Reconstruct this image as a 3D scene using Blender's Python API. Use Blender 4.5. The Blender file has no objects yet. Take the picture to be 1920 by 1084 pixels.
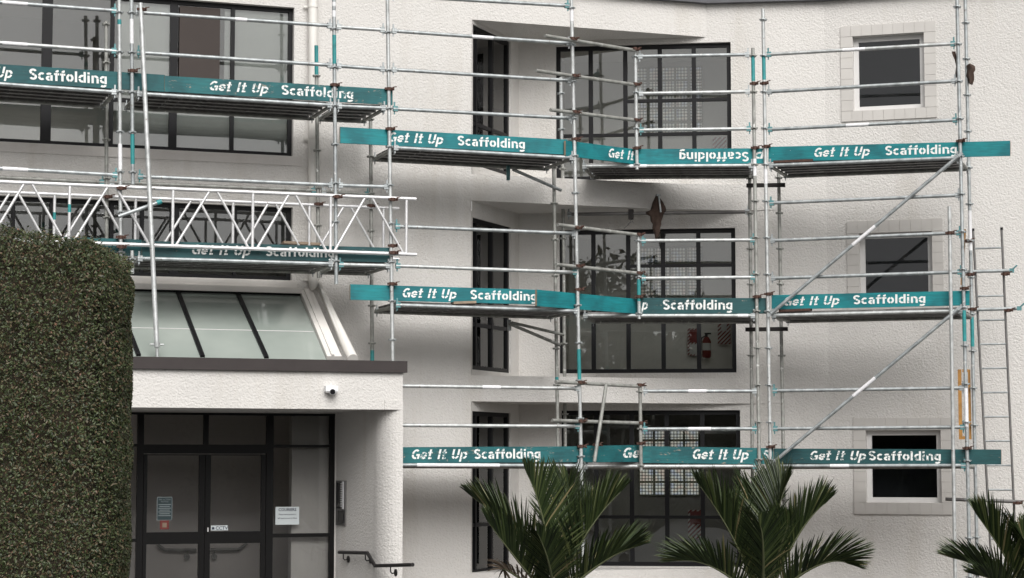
import bpy, bmesh, math, random
from mathutils import Vector, Matrix
random.seed(7)
R = math.radians
sc = bpy.context.scene
COL = sc.collection

# ------------------------------------------------------------------ camera
F = 3880.0            # focal length in photograph pixels (1920 wide)
PITCH = R(4.8)
H = 2.0               # eye height above the ground
cam = bpy.data.cameras.new("camera")
cam.sensor_width = 36.0
cam.lens = 36.0 * F / 1920.0
cam.clip_end = 2000.0
camo = bpy.data.objects.new("camera", cam)
COL.objects.link(camo)
camo.location = (0, 0, H)
camo.rotation_euler = (R(90) + PITCH, 0, 0)
sc.camera = camo

# ------------------------------------------------------------------ sky + sun (bright overcast)
SUN_EL, SUN_AZ = R(43), R(166)       # azimuth: clockwise from +Y (the facade looks towards -Y)
w = bpy.data.worlds.new("World")
sc.world = w
w.use_nodes = True
nt = w.node_tree
bg = nt.nodes["Background"]
sky = nt.nodes.new("ShaderNodeTexSky")
sky.sky_type = 'NISHITA'
sky.sun_disc = False
sky.sun_elevation = SUN_EL
sky.sun_rotation = SUN_AZ
sky.air_density = 1.0
sky.dust_density = 4.0
hs = nt.nodes.new("ShaderNodeHueSaturation")
hs.inputs["Saturation"].default_value = 0.0
nt.links.new(sky.outputs[0], hs.inputs["Color"])
warm = nt.nodes.new("ShaderNodeMix"); warm.data_type = 'RGBA'; warm.blend_type = 'MULTIPLY'; warm.inputs[0].default_value = 1.0
warm.inputs[7].default_value = (1.0, .980, .968, 1)          # white balance of the overcast sky
nt.links.new(hs.outputs[0], warm.inputs[6])
nt.links.new(warm.outputs[2], bg.inputs[0])
bg.inputs[1].default_value = 0.06
sun = bpy.data.lights.new("sun", 'SUN')
sun.energy = 1.5
sun.angle = R(48)
sun.color = (1.0, 0.98, 0.955)
suno = bpy.data.objects.new("sun", sun)
COL.objects.link(suno)
sdir = Vector((math.sin(SUN_AZ) * math.cos(SUN_EL), math.cos(SUN_AZ) * math.cos(SUN_EL), math.sin(SUN_EL)))
suno.rotation_euler = sdir.to_track_quat('Z', 'Y').to_euler()
suno.location = (0, -20, 40)
sc.view_settings.view_transform = 'Standard'
sc.view_settings.look = 'None'
sc.view_settings.gamma = 1.0
sc.view_settings.exposure = 1.0

# ------------------------------------------------------------------ measuring: pixel -> point on a real vertical plane
CP, SP = math.cos(PITCH), math.sin(PITCH)
def ray(px, py):
    xn, yn = (px - 960.0) / F, (542.0 - py) / F
    return Vector((xn, CP - yn * SP, SP + yn * CP))
def xat(px, y):                       # world X of pixel column px at depth y (on the horizon row)
    return (px - 960.0) / F * y * CP
class Plane:
    def __init__(s, x, y, a):
        s.x, s.y, s.a = x, y, a
        s.d = Vector((math.cos(a), math.sin(a), 0))
        s.n = Vector((-math.sin(a), math.cos(a), 0))       # pointing away from the camera
        s.o = Vector((x, y, 0))
    def off(s, t):
        p = s.o + s.n * t
        return Plane(p.x, p.y, s.a)
    def at(s, px, py):
        r = ray(px, py)
        t = (s.n.dot(s.o - Vector((0, 0, H)))) / s.n.dot(r)
        return Vector((0, 0, H)) + r * t
    def uz(s, px, py):
        p = s.at(px, py)
        return ((p - s.o).dot(s.d), p.z)
    def pt(s, u, z, b=0.0):
        p = s.o + s.d * u + s.n * b
        return Vector((p.x, p.y, z))
def plane2(pxa, ya, pxb, yb):
    xa, xb = xat(pxa, ya), xat(pxb, yb)
    return Plane(xa, ya, math.atan2(yb - ya, xb - xa))

FL = Plane(xat(1080, 27.4), 27.4, R(19.5))     # front standards, left and centre
BL = FL.off(0.95)                              # standards next to the wall
WL = FL.off(1.35)                              # left wall
PF = FL.off(-0.40)                             # front of the entrance porch
S6D = 28.2
FK = plane2(1077, 27.38, 1192, S6D)            # kink between the two scaffold lines
FM = plane2(1192, S6D, 1412, 27.95)
FR = plane2(1441, 27.92, 1808, 27.05)
BR = FR.off(0.95)
BM = FM.off(0.95)
def isect_px(pl, px):
    p = pl.at(px, 868); return p
_c = WL.at(1330, 868)
WB = Plane(_c.x, _c.y, R(-7))                  # wall with the wide windows
_c = WB.at(1556, 868)
WC = Plane(_c.x, _c.y, R(-17.5))               # right wall with the small windows
_a, _b = WL.at(884, 868), WB.at(973, 868)
WS = Plane(_a.x, _a.y, math.atan2(_b.y - _a.y, _b.x - _a.x))   # splayed side wall in the recess
WS_LEN = (_b - _a).length

# ------------------------------------------------------------------ materials
def mat(name):
    m = bpy.data.materials.new(name); m.use_nodes = True
    return m, m.node_tree, m.node_tree.nodes["Principled BSDF"]
def N(t, k, **kw):
    n = t.nodes.new(k)
    for a, b in kw.items():
        if a in n.inputs: n.inputs[a].default_value = b
        else: setattr(n, a, b)
    return n
def pos(t, scale=(1, 1, 1)):
    g = t.nodes.new("ShaderNodeTexCoord")
    mp = t.nodes.new("ShaderNodeMapping")
    mp.inputs["Scale"].default_value = scale
    t.links.new(g.outputs["Object"], mp.inputs[0])
    return mp.outputs[0]
def ramp(t, fac, stops):
    r = t.nodes.new("ShaderNodeValToRGB")
    while len(r.color_ramp.elements) > 1: r.color_ramp.elements.remove(r.color_ramp.elements[-1])
    r.color_ramp.elements[0].position = stops[0][0]; r.color_ramp.elements[0].color = (*stops[0][1], 1)
    for p, c in stops[1:]:
        e = r.color_ramp.elements.new(p); e.color = (*c, 1)
    t.links.new(fac, r.inputs[0])
    return r.outputs[0]
def mix(t, fac, a, b, mode='MIX'):
    m = t.nodes.new("ShaderNodeMix"); m.data_type = 'RGBA'; m.blend_type = mode
    for s, v in ((m.inputs[0], fac), (m.inputs[6], a), (m.inputs[7], b)):
        if isinstance(v, (int, float)): s.default_value = v
        elif isinstance(v, tuple): s.default_value = (*v, 1)
        else: t.links.new(v, s)
    return m.outputs[2]
def noise(t, sc_, det=3, rough=.5, vec=None, dist=0):
    n = N(t, "ShaderNodeTexNoise", Scale=sc_, Detail=det, Roughness=rough, Distortion=dist)
    t.links.new(vec if vec else pos(t), n.inputs["Vector"])
    return n.outputs[0]
def bump(t, p, h, strength, dist):
    b = N(t, "ShaderNodeBump", Strength=strength, Distance=dist)
    t.links.new(h, b.inputs["Height"]); t.links.new(b.outputs[0], p.inputs["Normal"])

def m_stucco(name, col, grain=34, dist=.012, strength=.9):
    m, t, p = mat(name)
    v = pos(t)
    n1 = noise(t, grain, 3, .55, v, .6)
    vo = N(t, "ShaderNodeTexVoronoi", Scale=grain * .8); vo.feature = 'SMOOTH_F1'
    t.links.new(v, vo.inputs["Vector"])
    ad = N(t, "ShaderNodeMath"); ad.operation = 'SUBTRACT'
    t.links.new(n1, ad.inputs[0]); 
    mu = N(t, "ShaderNodeMath"); mu.operation = 'MULTIPLY'; mu.inputs[1].default_value = .5
    t.links.new(vo.outputs["Distance"], mu.inputs[0]); t.links.new(mu.outputs[0], ad.inputs[1])
    bump(t, p, ad.outputs[0], strength, dist)
    big = noise(t, .55, 4, .6, v)
    st = noise(t, 1.0, 4, .6, pos(t, (2.2, 2.2, .22)))
    c1 = ramp(t, big, [(.3, tuple(x * .95 for x in col)), (.7, tuple(x * 1.03 for x in col))])
    dk = ramp(t, st, [(.30, (.90, .885, .86)), (.46, (1, 1, 1))])
    c2 = mix(t, .8, c1, dk, 'MULTIPLY')
    sp = ramp(t, noise(t, 90, 2, .6, v), [(.3, (.90, .89, .88)), (.55, (1, 1, 1))])
    t.links.new(mix(t, .6, c2, sp, 'MULTIPLY'), p.inputs["Base Color"])
    p.inputs["Roughness"].default_value = .85
    p.inputs["Specular IOR Level"].default_value = .25
    return m
def m_simple(name, col, rough=.5, metal=0.0, var=.12, vs=6, bmp=0, spec=.5):
    m, t, p = mat(name)
    v = pos(t)
    n = noise(t, vs, 4, .6, v)
    c = ramp(t, n, [(.25, tuple(x * (1 - var) for x in col)), (.75, tuple(min(1, x * (1 + var)) for x in col))])
    t.links.new(c, p.inputs["Base Color"])
    p.inputs["Roughness"].default_value = rough
    p.inputs["Metallic"].default_value = metal
    p.inputs["Specular IOR Level"].default_value = spec
    if bmp: bump(t, p, noise(t, vs * 8, 3, .6, v), .4, bmp)
    return m
def m_galv(name, lo, hi, rough=.5, metal=.55):
    m, t, p = mat(name)
    v = pos(t)
    a = noise(t, 7, 5, .65, v)
    c = ramp(t, a, [(.3, lo), (.62, hi)])
    rust = ramp(t, noise(t, 16, 5, .7, v), [(.62, (0, 0, 0)), (.72, (1, 1, 1))])
    c = mix(t, rust, c, (.17, .13, .10))
    sp = ramp(t, noise(t, 11, 4, .7, pos(t, (1.3, 1, 1))), [(.635, (0, 0, 0)), (.68, (1, 1, 1))])
    c = mix(t, sp, c, (.66, .66, .64))
    t.links.new(c, p.inputs["Base Color"])
    p.inputs["Roughness"].default_value = rough
    p.inputs["Metallic"].default_value = metal
    bump(t, p, noise(t, 60, 3, .6, v), .25, .003)
    return m
def m_board(name, col, wear):
    m, t, p = mat(name)
    g = noise(t, 3.0, 6, .65, pos(t, (1.5, 1.5, 16)))
    c = ramp(t, g, [(.3, tuple(x * .72 for x in col)), (.55, col), (.75, tuple(min(1, x * 1.22) for x in col))])
    pat = ramp(t, noise(t, 2.2, 3, .5, pos(t, (1, 1, 1))), [(.40, (.62, .70, .72)), (.5, (.95, .95, .95)), (.62, (1.1, 1.08, 1.05))])
    c = mix(t, 1.0, c, pat, 'MULTIPLY')
    k = .71 - .115 * wear
    wr = ramp(t, noise(t, 7, 8, .75, pos(t, (1, 1, 3))), [(k, (0, 0, 0)), (k + .05, (1, 1, 1))])
    c = mix(t, wr, c, (.30, .25, .20))
    sp = ramp(t, noise(t, 26, 3, .6), [(.75, (0, 0, 0)), (.78, (1, 1, 1))])
    c = mix(t, sp, c, (.6, .62, .6))
    t.links.new(c, p.inputs["Base Color"])
    p.inputs["Roughness"].default_value = .6
    bump(t, p, g, .4, .004)
    return m
def m_letter(name, board, wear):
    m, t, p = mat(name)
    k = .66 - .16 * wear
    wr = ramp(t, noise(t, 13, 6, .75), [(k, (0, 0, 0)), (k + .06, (1, 1, 1))])
    c = mix(t, wr, (.76, .77, .75), board)
    t.links.new(c, p.inputs["Base Color"])
    p.inputs["Roughness"].default_value = .7
    return m
def m_glass(name, tint=(.90, .92, .91), ior=1.85, rough=.0):
    m = bpy.data.materials.new(name); m.use_nodes = True
    t = m.node_tree; t.nodes.clear()
    o = t.nodes.new("ShaderNodeOutputMaterial")
    tr = t.nodes.new("ShaderNodeBsdfTransparent"); tr.inputs[0].default_value = (*tint, 1)
    gl = t.nodes.new("ShaderNodeBsdfGlossy"); gl.inputs["Roughness"].default_value = rough
    gl.inputs[0].default_value = (1, 1, 1, 1)
    fr = t.nodes.new("ShaderNodeFresnel"); fr.inputs[0].default_value = ior
    b = N(t, "ShaderNodeBump", Strength=.06, Distance=.02)
    nn = N(t, "ShaderNodeTexNoise", Scale=1.3, Detail=1)
    t.links.new(pos(t), nn.inputs["Vector"]); t.links.new(nn.outputs[0], b.inputs["Height"])
    t.links.new(b.outputs[0], gl.inputs["Normal"])
    mx = t.nodes.new("ShaderNodeMixShader")
    t.links.new(fr.outputs[0], mx.inputs[0]); t.links.new(tr.outputs[0], mx.inputs[1]); t.links.new(gl.outputs[0], mx.inputs[2])
    t.links.new(mx.outputs[0], o.inputs[0])
    return m
def m_leaf(name, stops, rough=.45, spec=.5, trans=0.0):
    m, t, p = mat(name)
    g = t.nodes.new("ShaderNodeNewGeometry")
    c = ramp(t, g.outputs["Random Per Island"], stops)
    t.links.new(c, p.inputs["Base Color"])
    p.inputs["Roughness"].default_value = rough
    p.inputs["Specular IOR Level"].default_value = spec
    return m

M = {}
M['stucco'] = m_stucco('roughcast_render', (.64, .622, .596), 46, .0105, 1.0)
M['stucco_fine'] = m_stucco('smooth_render', (.60, .575, .55), 60, .004, .5)
M['plaster'] = m_simple('white_flashing', (.66, .635, .60), .6, 0, .06, 3, .002)
M['pipe'] = m_simple('painted_pipe', (.72, .70, .66), .5, 0, .05, 3)
M['frame'] = m_simple('dark_aluminium', (.0065, .0065, .0075), .45, 0, .15, 5, 0, .25)
M['door_frame'] = m_simple('black_aluminium', (.0045, .0042, .0042), .45, 0, .15, 5, 0, .2)
M['pale_frame'] = m_simple('pale_aluminium', (.60, .59, .58), .5, .0, .05, 5)
M['cap'] = m_simple('brown_capping', (.040, .033, .032), .55, 0, .12, 4, 0, .3)
M['fascia'] = m_simple('grey_fascia', (.09, .09, .10), .6, 0, .15, 4)
M['glass'] = m_glass('window_glass')
M['glass_plain'] = m_glass('plain_window_glass', (.80, .83, .86), 1.5)
M['glass_dim'] = m_glass('tinted_glass', (.80, .80, .80), 1.5)
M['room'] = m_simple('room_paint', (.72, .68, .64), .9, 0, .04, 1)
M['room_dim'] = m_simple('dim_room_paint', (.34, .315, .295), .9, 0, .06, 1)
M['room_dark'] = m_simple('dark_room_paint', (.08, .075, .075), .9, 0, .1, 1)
M['dark_interior'] = m_simple('brown_dark_interior', (.050, .040, .036), .9, 0, .08, 2)
M['galv'] = m_galv('galvanised_steel', (.24, .26, .265), (.47, .50, .505))
M['galv_pale'] = m_galv('pale_galvanised_steel', (.36, .375, .37), (.60, .62, .615))
M['galv_old'] = m_galv('weathered_steel', (.20, .20, .185), (.38, .385, .36), .6, .4)
M['alu'] = m_galv('bare_aluminium', (.62, .62, .63), (.80, .80, .80), .42, .5)
M['steel_dark'] = m_galv('dark_deck_steel', (.16, .155, .15), (.34, .33, .325), .6, .3)
M['ladder'] = m_simple('dull_ladder_steel', (.17, .165, .16), .5, .5, .2, 8)
M['teal_fit'] = m_simple('teal_fitting_paint', (.10, .24, .25), .5, .1, .35, 14)
M['teal_band'] = m_simple('teal_band_paint', (.025, .23, .235), .5, 0, .25, 10)
M['rust'] = m_simple('rusty_steel', (.075, .038, .028), .8, .2, .45, 20, .003)
M['sticker'] = m_simple('white_sticker', (.74, .74, .75), .6, 0, .15, 30)
M['blackbar'] = m_simple('black_steel', (.02, .017, .016), .7, .2, .3, 9)
M['tile'] = None
M['grey_green'] = None
M['timber'] = m_simple('raw_timber', (.26, .20, .145), .8, 0, .3, 9, .003)
M['ochre'] = m_simple('ochre_timber', (.40, .20, .05), .7, 0, .35, 9, .002)
M['black_rail'] = m_simple('black_powdercoat', (.018, .016, .016), .45, 0, .15, 10)
M['white_plastic'] = m_simple('white_plastic', (.78, .79, .80), .35, 0, .03, 5)
M['black_plastic'] = m_simple('black_plastic', (.012, .012, .014), .25, 0, .1, 5)
M['cloth'] = m_simple('brown_cloth', (.055, .034, .025), .9, 0, .4, 12, .01)
TEALS = [('a', (.002, .190, .212), .3), ('b', (.008, .120, .130), 1.0), ('c', (.005, .092, .100), .5), ('d', (.010, .070, .076), .75)]
for k, c, wv in TEALS:
    M['board_' + k] = m_board('teal_board_paint_' + k, c, wv)
    for q, ww in (('n', .2), ('w', .75)):
        M['letter_' + k + q] = m_letter('stencil_paint_' + k + q, c, ww)
M['leaf'] = m_leaf('hedge_leaf', [(0, (.012, .018, .006)), (.32, (.029, .043, .014)), (.56, (.054, .071, .026)), (.74, (.080, .096, .041)),
                                 (.78, (.066, .054, .027)), (.95, (.105, .080, .045)), (.99, (.11, .065, .04)), (1.0, (.17, .08, .05))], .45, .35)
M['hedge_core'] = m_simple('hedge_twigs', (.034, .026, .015), .95, 0, .5, 30)
M['palm_leaf'] = m_leaf('palm_leaflet', [(0, (.008, .014, .005)), (.4, (.019, .032, .010)), (.75, (.040, .058, .018)), (.93, (.080, .096, .034)), (1, (.19, .16, .08))], .48, .3)
M['palm_dead'] = m_leaf('dead_palm_leaflet', [(0, (.07, .05, .035)), (1, (.19, .15, .11))], .7, .2)
M['palm_stem'] = m_simple('palm_rachis', (.085, .095, .045), .5, 0, .2, 6)
M['palm_trunk'] = m_simple('palm_trunk', (.12, .11, .09), .8, 0, .3, 6, .01)
# tiled window surround
m, t, p = mat('square_tiles')
p.inputs["Roughness"].default_value = .3
t.links.new(ramp(t, noise(t, 2.3, 2), [(.3, (.50, .48, .455)), (.7, (.56, .54, .51))]), p.inputs["Base Color"])
M['tile'] = m
M['grout'] = m_simple('tile_grout', (.43, .41, .385), .9)
# frosted canopy glass: pale green, milky, glossy on top
m, t, p = mat('milky_green_glass')
c = ramp(t, noise(t, 1.1, 3), [(.3, (.26, .295, .27)), (.7, (.34, .375, .345))])
t.links.new(c, p.inputs["Base Color"])
p.inputs["Roughness"].default_value = .06
p.inputs["Specular IOR Level"].default_value = .75
M['milky'] = m
# glass bricks: pale, faint emission standing in for daylight behind, fine woven grid
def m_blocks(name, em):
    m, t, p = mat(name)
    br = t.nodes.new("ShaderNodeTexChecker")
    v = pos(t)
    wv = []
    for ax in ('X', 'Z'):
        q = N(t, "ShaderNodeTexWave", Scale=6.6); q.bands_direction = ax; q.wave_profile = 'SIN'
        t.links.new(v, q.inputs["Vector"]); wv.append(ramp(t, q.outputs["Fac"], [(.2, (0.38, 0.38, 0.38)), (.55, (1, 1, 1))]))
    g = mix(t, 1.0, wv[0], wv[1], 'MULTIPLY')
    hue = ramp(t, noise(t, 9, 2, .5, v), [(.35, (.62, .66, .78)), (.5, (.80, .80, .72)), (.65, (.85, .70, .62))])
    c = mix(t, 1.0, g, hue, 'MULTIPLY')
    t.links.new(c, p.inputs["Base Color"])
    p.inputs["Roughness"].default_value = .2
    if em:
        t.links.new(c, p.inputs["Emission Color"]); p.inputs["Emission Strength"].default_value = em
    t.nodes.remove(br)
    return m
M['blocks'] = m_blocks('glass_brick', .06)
M['blocks_glow'] = m_blocks('glass_brick_glow', .28)
M['block_joint'] = m_simple('glass_brick_joint', (.20, .20, .15), .7)

# ------------------------------------------------------------------ mesh building
class MB:
    def __init__(s): s.v = []; s.f = []; s.sm = []
    def face(s, pts, smooth=False):
        i = len(s.v); s.v += [Vector(p) for p in pts]; s.f.append(tuple(range(i, i + len(pts)))); s.sm.append(smooth)
    def hexa(s, c):                      # eight corners: bottom ring 0-3, top ring 4-7
        i = len(s.v); s.v += [Vector(p) for p in c]
        for q in ((3, 2, 1, 0), (4, 5, 6, 7), (0, 1, 5, 4), (1, 2, 6, 5), (2, 3, 7, 6), (3, 0, 4, 7)):
            s.f.append(tuple(i + k for k in q)); s.sm.append(False)
    def pbox(s, pl, u0, u1, b0, b1, z0, z1):
        s.hexa([pl.pt(u0, z0, b0), pl.pt(u1, z0, b0), pl.pt(u1, z0, b1), pl.pt(u0, z0, b1),
                pl.pt(u0, z1, b0), pl.pt(u1, z1, b0), pl.pt(u1, z1, b1), pl.pt(u0, z1, b1)])
    def abox(s, c, a, b, d):             # centre and three half-axis vectors
        s.hexa([c - a - b - d, c + a - b - d, c + a + b - d, c - a + b - d, c - a - b + d, c + a - b + d, c + a + b + d, c - a + b + d])
    def tube(s, pts, r, n=12, caps=True, hollow=False):
        pts = [Vector(p) for p in pts]
        rs = r if isinstance(r, (list, tuple)) else [r] * len(pts)
        i0 = len(s.v); prev = None
        for k, p in enumerate(pts):
            if k == 0: d = pts[1] - p
            elif k == len(pts) - 1: d = p - pts[k - 1]
            else: d = (pts[k + 1] - p).normalized() + (p - pts[k - 1]).normalized()
            d.normalize()
            if prev is None:
                a = d.cross(Vector((0, 0, 1)))
                if a.length < .05: a = d.cross(Vector((0, 1, 0)))
                a.normalize()
            else:
                a = prev - d * prev.dot(d); a.normalize()
            prev = a
            b = d.cross(a)
            for j in range(n):
                th = 2 * math.pi * j / n
                s.v.append(p + (a * math.cos(th) + b * math.sin(th)) * rs[k])
        for k in range(len(pts) - 1):
            for j in range(n):
                j2 = (j + 1) % n
                s.f.append((i0 + k * n + j, i0 + k * n + j2, i0 + (k + 1) * n + j2, i0 + (k + 1) * n + j)); s.sm.append(True)
        if caps:
            for base, rev in ((i0, True), (i0 + (len(pts) - 1) * n, False)):
                ring = [base + j for j in range(n)]
                c = len(s.v)
                s.v += [s.v[q].copy() for q in ring]
                ids = list(range(c, c + n))
                s.f.append(tuple(reversed(ids)) if rev else tuple(ids)); s.sm.append(False)
    def build(s, name, m, parent=None, origin=None):
        base = origin
        if parent is not None:
            base = BASE[parent.name]
        if base is None: base = Vector((0, 0, 0))
        me = bpy.data.meshes.new(name)
        me.from_pydata([tuple(v - base) for v in s.v], [], s.f)
        me.polygons.foreach_set("use_smooth", s.sm)
        if isinstance(m, str): m = M[m]
        me.materials.append(m)
        me.update()
        o = bpy.data.objects.new(name, me)
        COL.objects.link(o)
        if parent is not None:
            o.parent = parent; BASE[o.name] = base
        else:
            o.location = base; BASE[o.name] = Vector(base)
        return o
BASE = {}
def tag(o, label, cat, group=None, kind=None):
    if label: o['label'] = label
    if cat: o['category'] = cat
    if group: o['group'] = group
    if kind: o['kind'] = kind
    return o
def thing(name, label, cat, loc, group=None):
    o = bpy.data.objects.new(name, None)
    o.empty_display_size = .1
    COL.objects.link(o); o.location = loc; BASE[o.name] = Vector(loc)
    return tag(o, label, cat, group)
def struct(name, mb, m):
    o = mb.build(name, m); o['kind'] = 'structure'; return o
def recalc(o):
    bm = bmesh.new(); bm.from_mesh(o.data)
    bmesh.ops.recalc_face_normals(bm, faces=bm.faces); bm.to_mesh(o.data); bm.free()

# ================================================================== GROUND
g = MB(); g.face([(-400, -400, 0), (400, -400, 0), (400, 400, 0), (-400, 400, 0)])
m, t, p = mat('asphalt')
t.links.new(ramp(t, noise(t, 3, 6, .7), [(.3, (.05, .05, .05)), (.7, (.085, .083, .08))]), p.inputs["Base Color"])
p.inputs["Roughness"].default_value = .9
bump(t, p, noise(t, 80, 3), .4, .01)
M['asphalt'] = m
struct('ground', g, 'asphalt')
m2 = m_simple('bark_mulch', (.07, .05, .035), .95, 0, .4, 20, .02)
pb = MB()
q = [WL.at(770, 868), WB.at(1330, 868), WB.at(1556, 868), WC.at(2000, 868)]
fr = [Vector((v.x * .86, v.y * .86, 0)) for v in q]
for a in range(3):
    pb.face([fr[a], fr[a + 1], Vector((q[a + 1].x, q[a + 1].y, 0)), Vector((q[a].x, q[a].y, 0))])
for v in pb.v: v.z = .05
struct('planting_bed', pb, m2)

# ================================================================== BUILDING
BLD = thing('apartment_building', 'cream roughcast apartment block with black framed windows behind the scaffolding', 'building', Vector((0, 30, 0)))
ZT = WL.uz(1330, 9)[1]                                  # top of the walls (under the dark roof edge)
ZR = 9.0
uE = (Vector((WB.o.x, WB.o.y, 0)) - WL.o).dot(WL.d)     # where the left wall meets the window wall
u883 = WL.uz(884, 500)[0]
def zl(px, py): return WL.uz(px, py)[1]
SOFF = [zl(884, 36.5), zl(884, 376), zl(884, 752.5)]
SILL = [zl(884, 326), zl(884, 704), zl(884, 1074)]

def wall(mb, pl, u0, u1, z0, z1, holes, rv=.14):
    us = sorted({u0, u1, *[h[0] for h in holes], *[h[1] for h in holes]})
    zs = sorted({z0, z1, *[h[2] for h in holes], *[h[3] for h in holes]})
    us = [u for u in us if u0 <= u <= u1]; zs = [z for z in zs if z0 <= z <= z1]
    for i in range(len(us) - 1):
        for j in range(len(zs) - 1):
            cu, cz = (us[i] + us[i + 1]) / 2, (zs[j] + zs[j + 1]) / 2
            if any(h[0] < cu < h[1] and h[2] < cz < h[3] for h in holes): continue
            mb.face([pl.pt(us[i], zs[j]), pl.pt(us[i + 1], zs[j]), pl.pt(us[i + 1], zs[j + 1]), pl.pt(us[i], zs[j + 1])])
    for h in holes:
        a, b, c, d = h[:4]
        r = h[4] if len(h) > 4 else rv
        mb.face([pl.pt(a, c), pl.pt(a, d), pl.pt(a, d, r), pl.pt(a, c, r)])
        mb.face([pl.pt(b, d), pl.pt(b, c), pl.pt(b, c, r), pl.pt(b, d, r)])
        mb.face([pl.pt(a, d), pl.pt(b, d), pl.pt(b, d, r), pl.pt(a, d, r)])
        mb.face([pl.pt(b, c), pl.pt(a, c), pl.pt(a, c, r), pl.pt(b, c, r)])

# --- left wall with its two strip windows
uL = WL.uz(-160, 500)[0]
u550 = WL.uz(550.5, 200)[0]
HU = (uL + .6, u550, zl(550, 293), zl(550, 14))
HLo = (uL + .6, u550, zl(550, 526), zl(550, 389))
uDl, uDr = WL.uz(150, 800)[0], WL.uz(628, 800)[0]
HD = (uDl, uDr, .02, WL.uz(628, 776)[1])
wm = MB()
wall(wm, WL, uL, u883, 0, ZR, [HU, HLo, (uDl, uDr, 0, HD[3])], .12)
# --- parapet bands that swing out over the recess, curving softly into the window wall
def band(mb, z0, z1, soft=True):
    def L(du): return WL.pt(uE + du, 0)
    pts = [WL.pt(u883, 0)]
    if soft:
        A, C = L(-1.1), WB.pt(1.0, 0, -.004); Bq = WL.pt(uE, 0)
        for k in range(9):
            tt = k / 8
            pts.append(A * (1 - tt) ** 2 + Bq * 2 * tt * (1 - tt) + C * tt ** 2)
    else:
        pts.append(WL.pt(uE, 0))
    for a, b in zip(pts[:-1], pts[1:]):
        mb.face([(a.x, a.y, z0), (b.x, b.y, z0), (b.x, b.y, z1), (a.x, a.y, z1)], True)
    bl = WB.pt((pts[-1] - WB.o).dot(WB.d), 0, .02)
    cl = WB.at(973, 868); el = WS.pt(0, 0, .3)
    ring = pts + [bl, Vector((cl.x, cl.y, 0)) + WB.n * .02, WS.pt(0, 0, 0.02)]
    mb.face([(q.x, q.y, z0) for q in reversed(ring)])
    mb.face([(q.x, q.y, z1) for q in ring])
# top band: sharp valley as at the roof edge
def zb(px, py): return WB.uz(px, py)[1]
band(wm, SOFF[0], ZT + 1.2, False)
band(wm, SOFF[1], SILL[0])
band(wm, SOFF[2], SILL[1])
band(wm, 0.0, SILL[2])
# --- window wall
def rectB(x0, x1, xt, yt, xb, yb):
    return (WB.uz(x0, 600)[0], WB.uz(x1, 600)[0], zb(xb, yb), zb(xt, yt))
HB = [rectB(1043, 1374.5, 1374, 78.5, 1374, 333), rectB(1049, 1380, 1380, 427, 1380, 698.5), rectB(1052, 1386, 1386, 769, 1386, 1063)]
u973 = WB.uz(973, 868)[0]
u1556 = WB.uz(1556, 868)[0]
wall(wm, WB, u973, u1556, 0, ZR, HB, .10)
# --- splayed wall with the narrow side windows
us0, us1 = WS.uz(885.5, 868)[0], WS.uz(957.5, 868)[0]
def zs_(px, py): return WS.uz(px, py)[1]
HS = [(us0, us1, zs_(957, 331), zs_(957, 78)), (us0, us1, zs_(957, 700), zs_(957, 426)), (us0, us1, zs_(960, 1069), zs_(960, 775))]
wall(wm, WS, 0, WS_LEN, 0, ZR, HS, .06)
# --- right wall with three small windows
uC1 = WC.uz(2150, 868)[0]
def rectC(xl, xr, yt, yb): return (WC.uz(xl, 600)[0], WC.uz(xr, 600)[0], WC.uz(xl, yb)[1], WC.uz(xl, yt)[1])
OUT = [rectC(1583, 1764, 50, 229), rectC(1590, 1771, 415.5, 596), rectC(1597, 1781.5, 784.5, 964)]
OPN = [rectC(1606, 1741, 68.5, 208), rectC(1613, 1750, 438, 577), rectC(1620, 1760, 807, 942)]
wall(wm, WC, 0, uC1, 0, ZR, OPN, .16)
wo = wm.build('wall', 'stucco', BLD)
# roof edge and roof slab
rf = MB()
def strip(mb, pts, z0, z1, out, back):
    P = [(q + n * -out, q + n * back) for q, n in pts]
    for (a, a2), (b, b2) in zip(P[:-1], P[1:]):
        mb.face([(a.x, a.y, z0), (b.x, b.y, z0), (b.x, b.y, z1), (a.x, a.y, z1)])
        mb.face([(a2.x, a2.y, z0), (b2.x, b2.y, z0), (b.x, b.y, z0), (a.x, a.y, z0)])
        mb.face([(a.x, a.y, z1), (b.x, b.y, z1), (b2.x, b2.y, z1), (a2.x, a2.y, z1)])
nm = (WL.n + WB.n).normalized(); nb = (WB.n + WC.n).normalized()
strip(rf, [(WL.pt(uL, 0), WL.n), (WL.pt(uE, 0), nm), (WB.pt(u1556, 0), nb), (WC.pt(uC1, 0), WC.n)], ZT, ZT + .22, .10, 8.0)
rf.build('roof', 'fascia', BLD)

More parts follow.
